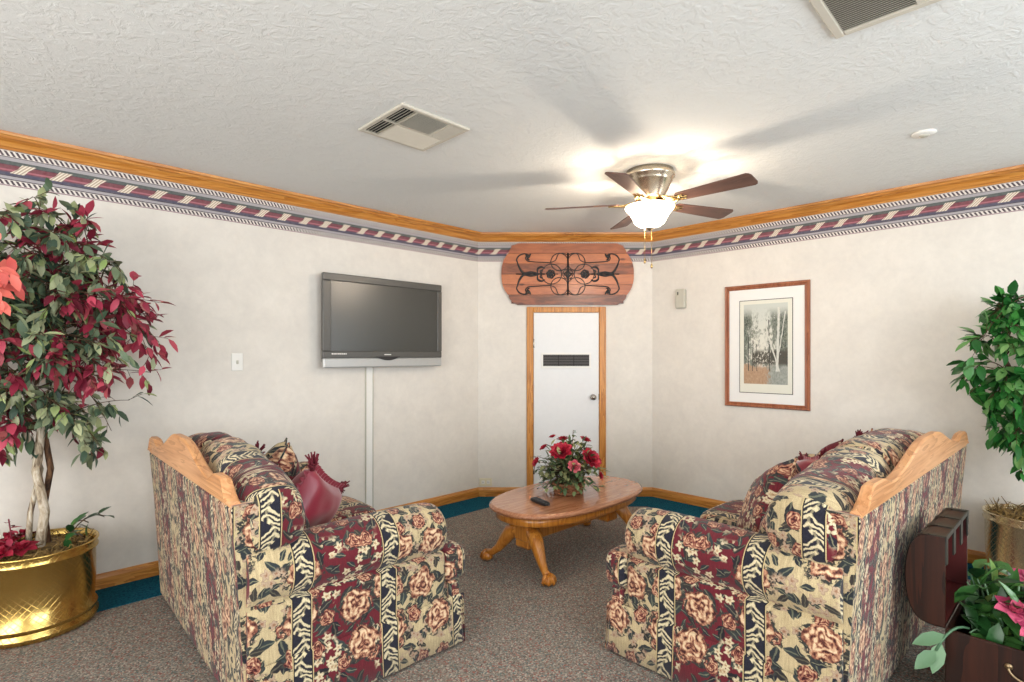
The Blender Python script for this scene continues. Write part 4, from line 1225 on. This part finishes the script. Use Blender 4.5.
for sx, up, dep, rad, mt, rg in ((-.045, .232, -.09, .056, 'petal_red', 5), (.105, .195, -.09, .056, 'petal_red', 5), (.018, .165, -.125, .040, 'petal_pink', 4), (-.135, .245, -.01, .028, 'petal_red', 3),
                                 (-.175, .170, -.03, .034, 'petal_red', 3), (-.085, .300, .02, .024, 'petal_red', 3), (.090, .285, -.01, .036, 'petal_red', 4), (.165, .105, -.06, .028, 'petal_red', 3), (-.02, .27, .09, .045, 'petal_red', 4), (.12, .2, .09, .04, 'petal_pink', 4)):
    c = CX_ * sx * 1.2 + CY_ * dep * 1.15 + Vector((0, 0, up * 1.22)); rad *= 1.38 if rad > .05 else 1.15; m = MB()
    flower(m, c, (c - Vector((0, 0, .10))) * 1.0 + Vector((0, 0, .03)) - CY_ * .05, rad, rg)
    tw2 = MB(); m.build('flower', M[mt], bq)

# potted trees
def pot(parent, rtop, rbot, h, mat):
    m = MB()
    m.lathe([(0, .002), (rbot * .96, .0), (rbot * 1.01, .006), (rbot * 1.05, .022), (rbot * 1.05, .032), (rbot * .985, .046), (rbot * .985, .052), (rbot * 1.03, .064), (rbot * 1.03, .072), (rbot * .975, .084), ((rbot + rtop) / 2 * .99, h * .5), (rtop * .975, h - .056), (rtop * 1.02, h - .044), (rtop * 1.02, h - .038),
             (rtop * .98, h - .026), (rtop * 1.03, h - .008), (rtop * 1.025, h), (rtop * .98, h - .002), (rtop * .95, h - .04), (rtop * .93, h * .45), (0, h * .45)], seg=56, close=False)
    m.build('pot', mat, parent)
def fluff(parent, name, r, z, n, mat, s=1.0, zs=.03):
    m = MB(); m.lathe([(0, z + .012), (r * .5, z + .008), (r * .97, z - .012), (r * .97, z - .05), (0, z - .05)], seg=28)
    for k in range(n):
        a = random.uniform(0, 2 * PI); q = r * math.sqrt(random.random()) * .93
        c = Vector((q * math.cos(a), q * math.sin(a), z)); d = rv(); d.z = abs(d.z) * .6
        d.normalize(); e = c + d * random.uniform(.02, .05) * s
        m.tube([c, (c + e) / 2 + rv() * .006, e + rv() * .006], [.004, .003, .0015], 4)
    m.build(name, mat, parent)

def make_tree(t_, stems_pts, trunk_mats, tips, leaf_fn, clip, n_side=(7, 10), twig_r=.004, leafL=(.06, .09), leafW=.44, hang=.35):
    """tips: branch end points; branch starts chosen along the upper trunk; leaf_fn(p) -> material index"""
    for k, (pts, rads) in enumerate(stems_pts):
        m = MB(); m.tube(pts, rads, 9); m.build('trunk', trunk_mats[k % len(trunk_mats)], t_)
    lv = [MB(), MB(), MB()]; tw = MB()
    tops = [p for pts, r in stems_pts for p in pts[-4:]]
    for tip in tips:
        st_ = min(random.sample(tops, 3), key=lambda q: (Vector(q) - tip).length); st_ = Vector(st_)
        ctl = (st_ + tip) / 2 + Vector((0, 0, random.uniform(.05, .22)))
        pts = bez(st_, ctl, tip, 9); tw.tube([clip(p) for p in pts], [twig_r * (1 - .075 * i) for i in range(10)], 5)
        n = random.randint(*n_side)
        kind = leaf_fn(tip)
        for i in range(n):
            f = .30 + .70 * (i + random.random()) / n; idx = f * 9; a = int(min(8, idx)); p = pts[a].lerp(pts[a + 1], idx - a)
            br = (pts[a + 1] - pts[a]).normalized()
            sub = (br * .5 + rv() * .55 + Vector((0, 0, -hang))).normalized()
            q = p + sub * random.uniform(.03, .09); tw.tube([clip(p), clip(q)], .0014, 4)
            for s_ in range(3):
                pp = p.lerp(q, (s_ + 1) / 3); dd = (sub + rv() * .5 + Vector((0, 0, -hang * .8))).normalized()
                mi = kind if random.random() < .88 else random.choice((0, 0, 1))
                pc = clip(pp); LL = random.uniform(*leafL)
                if (clip(pc + dd * LL) - (pc + dd * LL)).length > .004: dd = (clip(pc + dd * LL) - pc)
                leaf(lv[mi], pc, dd, Vector((0, 0, 1)) + rv() * .35, LL, LL * leafW * random.uniform(.85, 1.15), droop=.18)
    return lv, tw

random.seed(11)
TL = Vector((.205, 3.50, 0))
tree = thing('potted_tree', 'artificial tree with red and green leaves in a gold brass planter', 'potted plant', TL)
pot(tree, .238, .232, .398, M['brass_pot'])
fluff(tree, 'moss', .222, .375, 220, M['moss'], 1.2)
def clipL(p):
    return Vector((p.x, min(p.y, YL - .012 - TL.y), p.z))
stems = [([Vector((.005, -.02, .33)), Vector((.03, -.03, .55)), Vector((.0, .0, .75)), Vector((.02, .01, .95)), Vector((-.01, -.03, 1.15)), Vector((.03, -.02, 1.40)), Vector((.05, .0, 1.70))], [.023, .020, .019, .018, .016, .012, .006]),
         ([Vector((.05, .03, .33)), Vector((.03, .05, .55)), Vector((.055, .02, .75)), Vector((.03, .03, .95)), Vector((.10, .02, 1.2)), Vector((.18, .02, 1.45)), Vector((.24, .0, 1.65))], [.016, .014, .014, .013, .012, .009, .005]),
         ([Vector((-.03, .03, .33)), Vector((-.02, .02, .55)), Vector((.02, .05, .75)), Vector((-.04, .04, .95)), Vector((-.10, .0, 1.2)), Vector((-.20, -.02, 1.45)), Vector((-.30, -.04, 1.62))], [.014, .012, .012, .012, .010, .008, .005])]
tips = []
while len(tips) < 128:
    v = rv().normalized() * (random.random() ** .42)
    p = Vector((v.x * .58 - .04, v.y * .34 - .10, v.z * .60 + 1.50))
    if p.z < 1.05 and random.random() < .45: continue
    if p.z > 1.85 and p.x > .38: continue
    tips.append(p)
for k in range(13):
    a = random.uniform(0, 6.28); tips.append(Vector((.0 + .26 * math.cos(a), -.08 + .14 * math.sin(a), random.uniform(.80, 1.02))))
for x, y, z in ((.44, -.10, 1.34), (.46, -.05, 1.22), (.36, -.1, 1.08), (.28, -.12, .93), (.22, -.1, .84), (.45, -.05, 1.5), (.47, -.02, 1.60)): tips.append(Vector((x, y, z)))
def kindL(p):
    r = random.random()
    if p.z > 1.92 or p.z < 1.12: return 0 if r < .85 else 1
    if p.x > .10 and 1.15 < p.z < 1.75: return 1 if r < .52 else 0
    return 1 if r < .36 else 0
lv, tw = make_tree(tree, stems, [M['bark'], M['bark_dark'], M['bark']], tips, kindL, clipL, (7, 10))
for k in range(26):           # coral spray reaching toward the room at the left
    p = Vector((-.16, -.42, 1.62)) + Vector((random.gauss(0, .05), random.gauss(0, .05), random.gauss(0, .10)))
    leaf(lv[2], p, Vector((.4, -.2, -.9)) + rv() * .4, Vector((0, -1, .5)), .075, .038)
tw.tube([Vector((-.10, -.04, 1.45)), Vector((-.14, -.25, 1.72)), Vector((-.16, -.42, 1.70)), Vector((-.16, -.44, 1.5))], .004, 5)
lv[0].build('green_foliage', M['leaf_mixed'], tree); lv[1].build('red_foliage', M['leaf_red'], tree); lv[2].build('coral_foliage', M['leaf_coral'], tree); tw.build('branches', M['twig'], tree)
m = MB()
for k in range(9):
    a = R(105 + 17 * k + random.uniform(-8, 8)); q = random.choice((.11, .16))
    c = Vector((q * math.cos(a), q * math.sin(a) - .02, .395 + random.uniform(0, .02)))
    flower(m, c, Vector((math.cos(a) * .3, math.sin(a) * .3, 1)), .062, 2, 0, 1.2)
m.build('poinsettia', M['poinsettia'], tree)
m = MB(); tws = MB()
for (x, y, z), kn in (((.20, -.02, .46), 6), ((.27, .02, .47), 6), ((.16, -.16, .43), 4)):
    st_ = Vector((.10, -.05, .38)); pts = bez(st_, Vector((x * .7, y * .7, z + .06)), Vector((x, y, z)), 6); tws.tube(pts, .003, 5)
    for i in range(kn):
        p = pts[1 + i % 6]; leaf(m, p, (pts[-1] - st_).normalized() + rv() * .6, Vector((0, 0, 1)), .075, .036)
m.build('trailing_leaves', M['leaf_dark'], tree); tws.build('trailing_stem', M['twig'], tree)
m = MB(); 
for q in range(9):
    z = .42 + q * .014; leaf(m, Vector((-.10, -.06, z)), rv() + Vector((0, 0, .5)), Vector((0, 0, 1)), .05, .026)
m.tube([(-.08, -.05, .37), (-.10, -.06, .55)], .003, 5); m.build('red_sprig', M['leaf_red'], tree)

random.seed(23)
TR = Vector((4.195, .09, 0))
ficus = thing('potted_ficus', 'green ficus tree in a pale brass planter by the right wall', 'potted plant', TR)
pot(ficus, .215, .205, .425, M['brass_pot_pale'])
fluff(ficus, 'moss', .198, .415, 240, M['moss'], 1.6)
def clipR(p): return Vector((min(p.x, XR - .055 - TR.x), min(p.y, .19) if p.z < 1.08 else p.y, p.z))
stems = [([Vector((.0, .0, .37)), Vector((-.01, -.03, .6)), Vector((.02, .0, .85)), Vector((.0, -.03, 1.1)), Vector((.02, 0, 1.4)), Vector((.0, 0, 1.65))], [.024, .022, .020, .018, .013, .007]),
         ([Vector((.02, -.04, .37)), Vector((.04, .0, .6)), Vector((.0, .02, .85)), Vector((-.02, .05, 1.1)), Vector((-.05, .12, 1.3)), Vector((-.06, .16, 1.5))], [.018, .017, .016, .014, .010, .006])]
tips = []
while len(tips) < 42:
    v = rv().normalized() * (random.random() ** .3)
    p = Vector((v.x * .27 - .08, v.y * .42 - .10, v.z * .47 + 1.20))
    tips.append(p)
for x, y, z in ((-.10, .16, 1.58), (-.08, .22, 1.42), (-.14, .24, 1.24), (-.12, .26, 1.10), (-.15, .22, 1.0), (-.08, .10, .80), (-.05, .06, .72), (-.05, .05, .66), (-.04, .02, .72)): tips.append(Vector((x, y, z)))
lv, tw = make_tree(ficus, stems, [M['bark_dark']], tips, lambda p: 0, clipR, (7, 10), leafL=(.070, .105), leafW=.50)
for a_, b_ in ((lv[1], lv[0]),):
    off = len(b_.v); b_.v += a_.v; b_.f += [tuple(i + off for i in f_) for f_ in a_.f]; b_.uv += a_.uv; b_.mi += a_.mi; b_.smooth += a_.smooth
lv[0].build('foliage', M['leaf_ficus'], ficus); tw.build('branches', M['twig'], ficus)

# ------------------------------------------------------------------ open chest with greenery
random.seed(31)
CHX, CHY = 2.485, .285           # near hinge corner
ch = thing('wooden_chest', 'dark wooden chest standing open behind the sofa, filled with greenery', 'chest', (CHX, CHY, 0), RS)
LX, DY, HB = .50, .33, .325      # local: +x along the chest, -y away from the sofa
m = MB(); w_ = .014
m.box(0, w_, -DY, 0, .012, HB, bev=.003); m.box(LX - w_, LX, -DY, 0, .012, HB, bev=.003)
m.box(w_, LX - w_, -w_, 0, .012, HB, bev=.003); m.box(w_, LX - w_, -DY, -DY + w_, .012, HB, bev=.003); m.box(w_, LX - w_, -DY + w_, -w_, .012, .03)
for x in (.02, LX - .05):
    for y in (-DY + .01, -.04): m.box(x, x + .03, y, y + .03, 0, .014)
m.build('chest_body', M['chest_wood'], ch)
for x in (.10, LX - .14):
    m = MB(); m.box(x, x + .035, -DY - .003, -DY + .0005, .014, HB + .002); m.build('strap', M['chest_strap'], ch)
m = MB(); m.box(-.003, LX + .003, -DY - .0035, -DY + .004, HB - .022, HB + .003); m.build('rim_binding', M['chest_strap'], ch)
m = MB(); hy = -.225
m.lathe([(0, .0), (.012, .002), (.010, .006), (0, .008)], (0, 0, 0), 12)
m.v = [(-c_, hy + .055 + a_, .262 + b_) for a_, b_, c_ in m.v]
n0 = len(m.v); m.lathe([(0, .0), (.012, .002), (.010, .006), (0, .008)], (0, 0, 0), 12)
for i in range(n0, len(m.v)): a_, b_, c_ = m.v[i]; m.v[i] = (-c_, hy - .055 + a_, .262 + b_)
m.tube([(-.010, hy + .055, .262)] + [(-.014, hy + .055 * math.cos(R(a)), .262 - .036 * math.sin(R(a))) for a in range(10, 171, 16)] + [(-.010, hy - .055, .262)], .0042, 6)
m.build('ring_pull', M['aged_metal'], ch)
# lid: half-round dome box, stood up on its hinge edge (opening faces away from the sofa)
LH, DB, FL = .325, .118, .055     # height when open, bulge toward the sofa, straight rim
def dome(y_in=0.0, z_in=0.0):
    o = []
    for i in range(17):
        a = PI * i / 16
        zz = LH / 2 - (LH / 2 - z_in) * math.cos(a); yy = .045 + (DB - .045 - y_in) * math.sin(a) ** .75
        o.append((yy, zz))
    return o
z0 = HB + .004
lid = bpy.data.objects.new('lid', None)
m = MB()
out = [(0.0, 0.0)] + dome() + [(0.0, LH)]
inn = [(0.0, .012)] + dome(.012, .012) + [(0.0, LH - .012)]
def lidpt(y, z, x): return (x, y, z0 + z)
for x0, x1 in ((0, .012), (LX - .012, LX)):
    i0 = len(m.v); n = len(out)
    for x in (x0, x1):
        for y, z in out: m.vert(lidpt(y, z, x))
    m.face(list(range(i0, i0 + n))); m.face(list(range(i0 + n, i0 + 2 * n)))
    for k in range(n):
        j = (k + 1) % n; m.face([i0 + k, i0 + j, i0 + n + j, i0 + n + k])
rows = [[lidpt(y, z, x) for y, z in out] for x in (.012, LX - .012)]
m.grid(rows, None, False, 0, False); m.grid([[lidpt(y, z, x) for y, z in inn] for x in (.012, LX - .012)], None, False, 1, False)
for e in (0, -1):
    q = [lidpt(*out[e], .012), lidpt(*out[e], LX - .012), lidpt(*inn[e], LX - .012), lidpt(*inn[e], .012)]
    m.face([m.vert(p_) for p_ in q])
# red inside of the two ends
for x in (.0125, LX - .0125):
    m.face([m.vert(lidpt(y, z, x)) for y, z in inn], None, 1)
bpy.data.objects.remove(lid)
lid = m.build('lid', [M['chest_wood'], M['chest_red']], ch)
m = MB()
def lid_strap(x0, x1):
    rows = [[lidpt(y + (.003 if i else 0), z + (.003 if z > LH / 2 else -.003 if z < .002 else 0), x) for i, (y, z) in enumerate(out)] for x in (x0, x1)]
    m.grid(rows, None, False, 0, False)
    for yz in (LH - .0005,):
        m.box(x0, x1, -.004, .05, z0 + yz - .0, z0 + yz + .004, bev=.001)
    m.box(x0, x1, -.005, 0.001, z0 + LH - .10, z0 + LH + .004, bev=.001)
lid_strap(.0, .03); lid_strap(.15, .19); lid_strap(.31, .35); lid_strap(LX - .03, LX)
m.box(0, LX, -.004, .002, z0 + LH - .014, z0 + LH + .003, bev=.001)
m.build('lid_strap', M['chest_strap'], lid)

gr = thing('greenery_arrangement', 'leafy arrangement with magenta blooms filling the open chest', 'plant arrangement', (CHX, CHY, .032), RS)
m = MB(); tw = MB(); pl = MB()
for k in range(74):
    a = random.uniform(0, 2 * PI); x = LX * .55 + .17 * random.uniform(-1, 1); y = -DY / 2 + .12 * random.uniform(-1, 1)
    out_ = Vector(((x - LX * .5) * 1.0, (y + DY / 2) * 1.0, 0)); st_ = Vector((x * .8 + .05, y * .8 - .03, .06))
    e = Vector((x, y, .30)) + out_ * random.uniform(.1, .45) + Vector((0, 0, random.uniform(-.02, .13)))
    if e.y > -.03: e.y = -.03
    pts = bez(st_, Vector((st_.x, st_.y, .34)), e, 5); tw.tube(pts, .003, 5)
    for i in range(5):
        p = pts[3 + i % 3]; d = out_ * 2.2 + rv() * .55 + Vector((.12, -.1, .22))
        if p.y > -.14: d.y = -abs(d.y)
        leaf(m, p + rv() * .01, d, Vector((0, 0, 1)) + rv() * .2, random.uniform(.085, .135), random.uniform(.036, .055), droop=.3)
# pale sprig hanging over the near end by the hinge
pts = bez(Vector((.05, -.06, .30)), Vector((-.02, -.02, .335)), Vector((-.07, .015, .235)), 6); tw.tube(pts, .0045, 6)
for p_, d_, L_ in ((pts[4], Vector((-.5, .75, -.35)), .115), (pts[5], Vector((-.45, .15, -1.0)), .115), (pts[6], Vector((-.7, .6, -.75)), .10)):
    leaf(pl, p_, d_, Vector((-.6, -.3, .7)), L_, .048, droop=.1)
m.build('foliage', M['leaf_dark'], gr); tw.build('stems', M['leaf_pale'], gr); pl.build('pale_leaves', M['leaf_pale'], gr)
for x, y, z in ((.10, -.175, .385), (.05, -.235, .345), (.26, -.24, .40), (.36, -.20, .42)):
    m = MB(); flower(m, Vector((x, y, z)), Vector((-.35, -.25, .8)), .058, 2, 0, 1.1); m.build('magenta_bloom', M['petal_magenta'], gr)
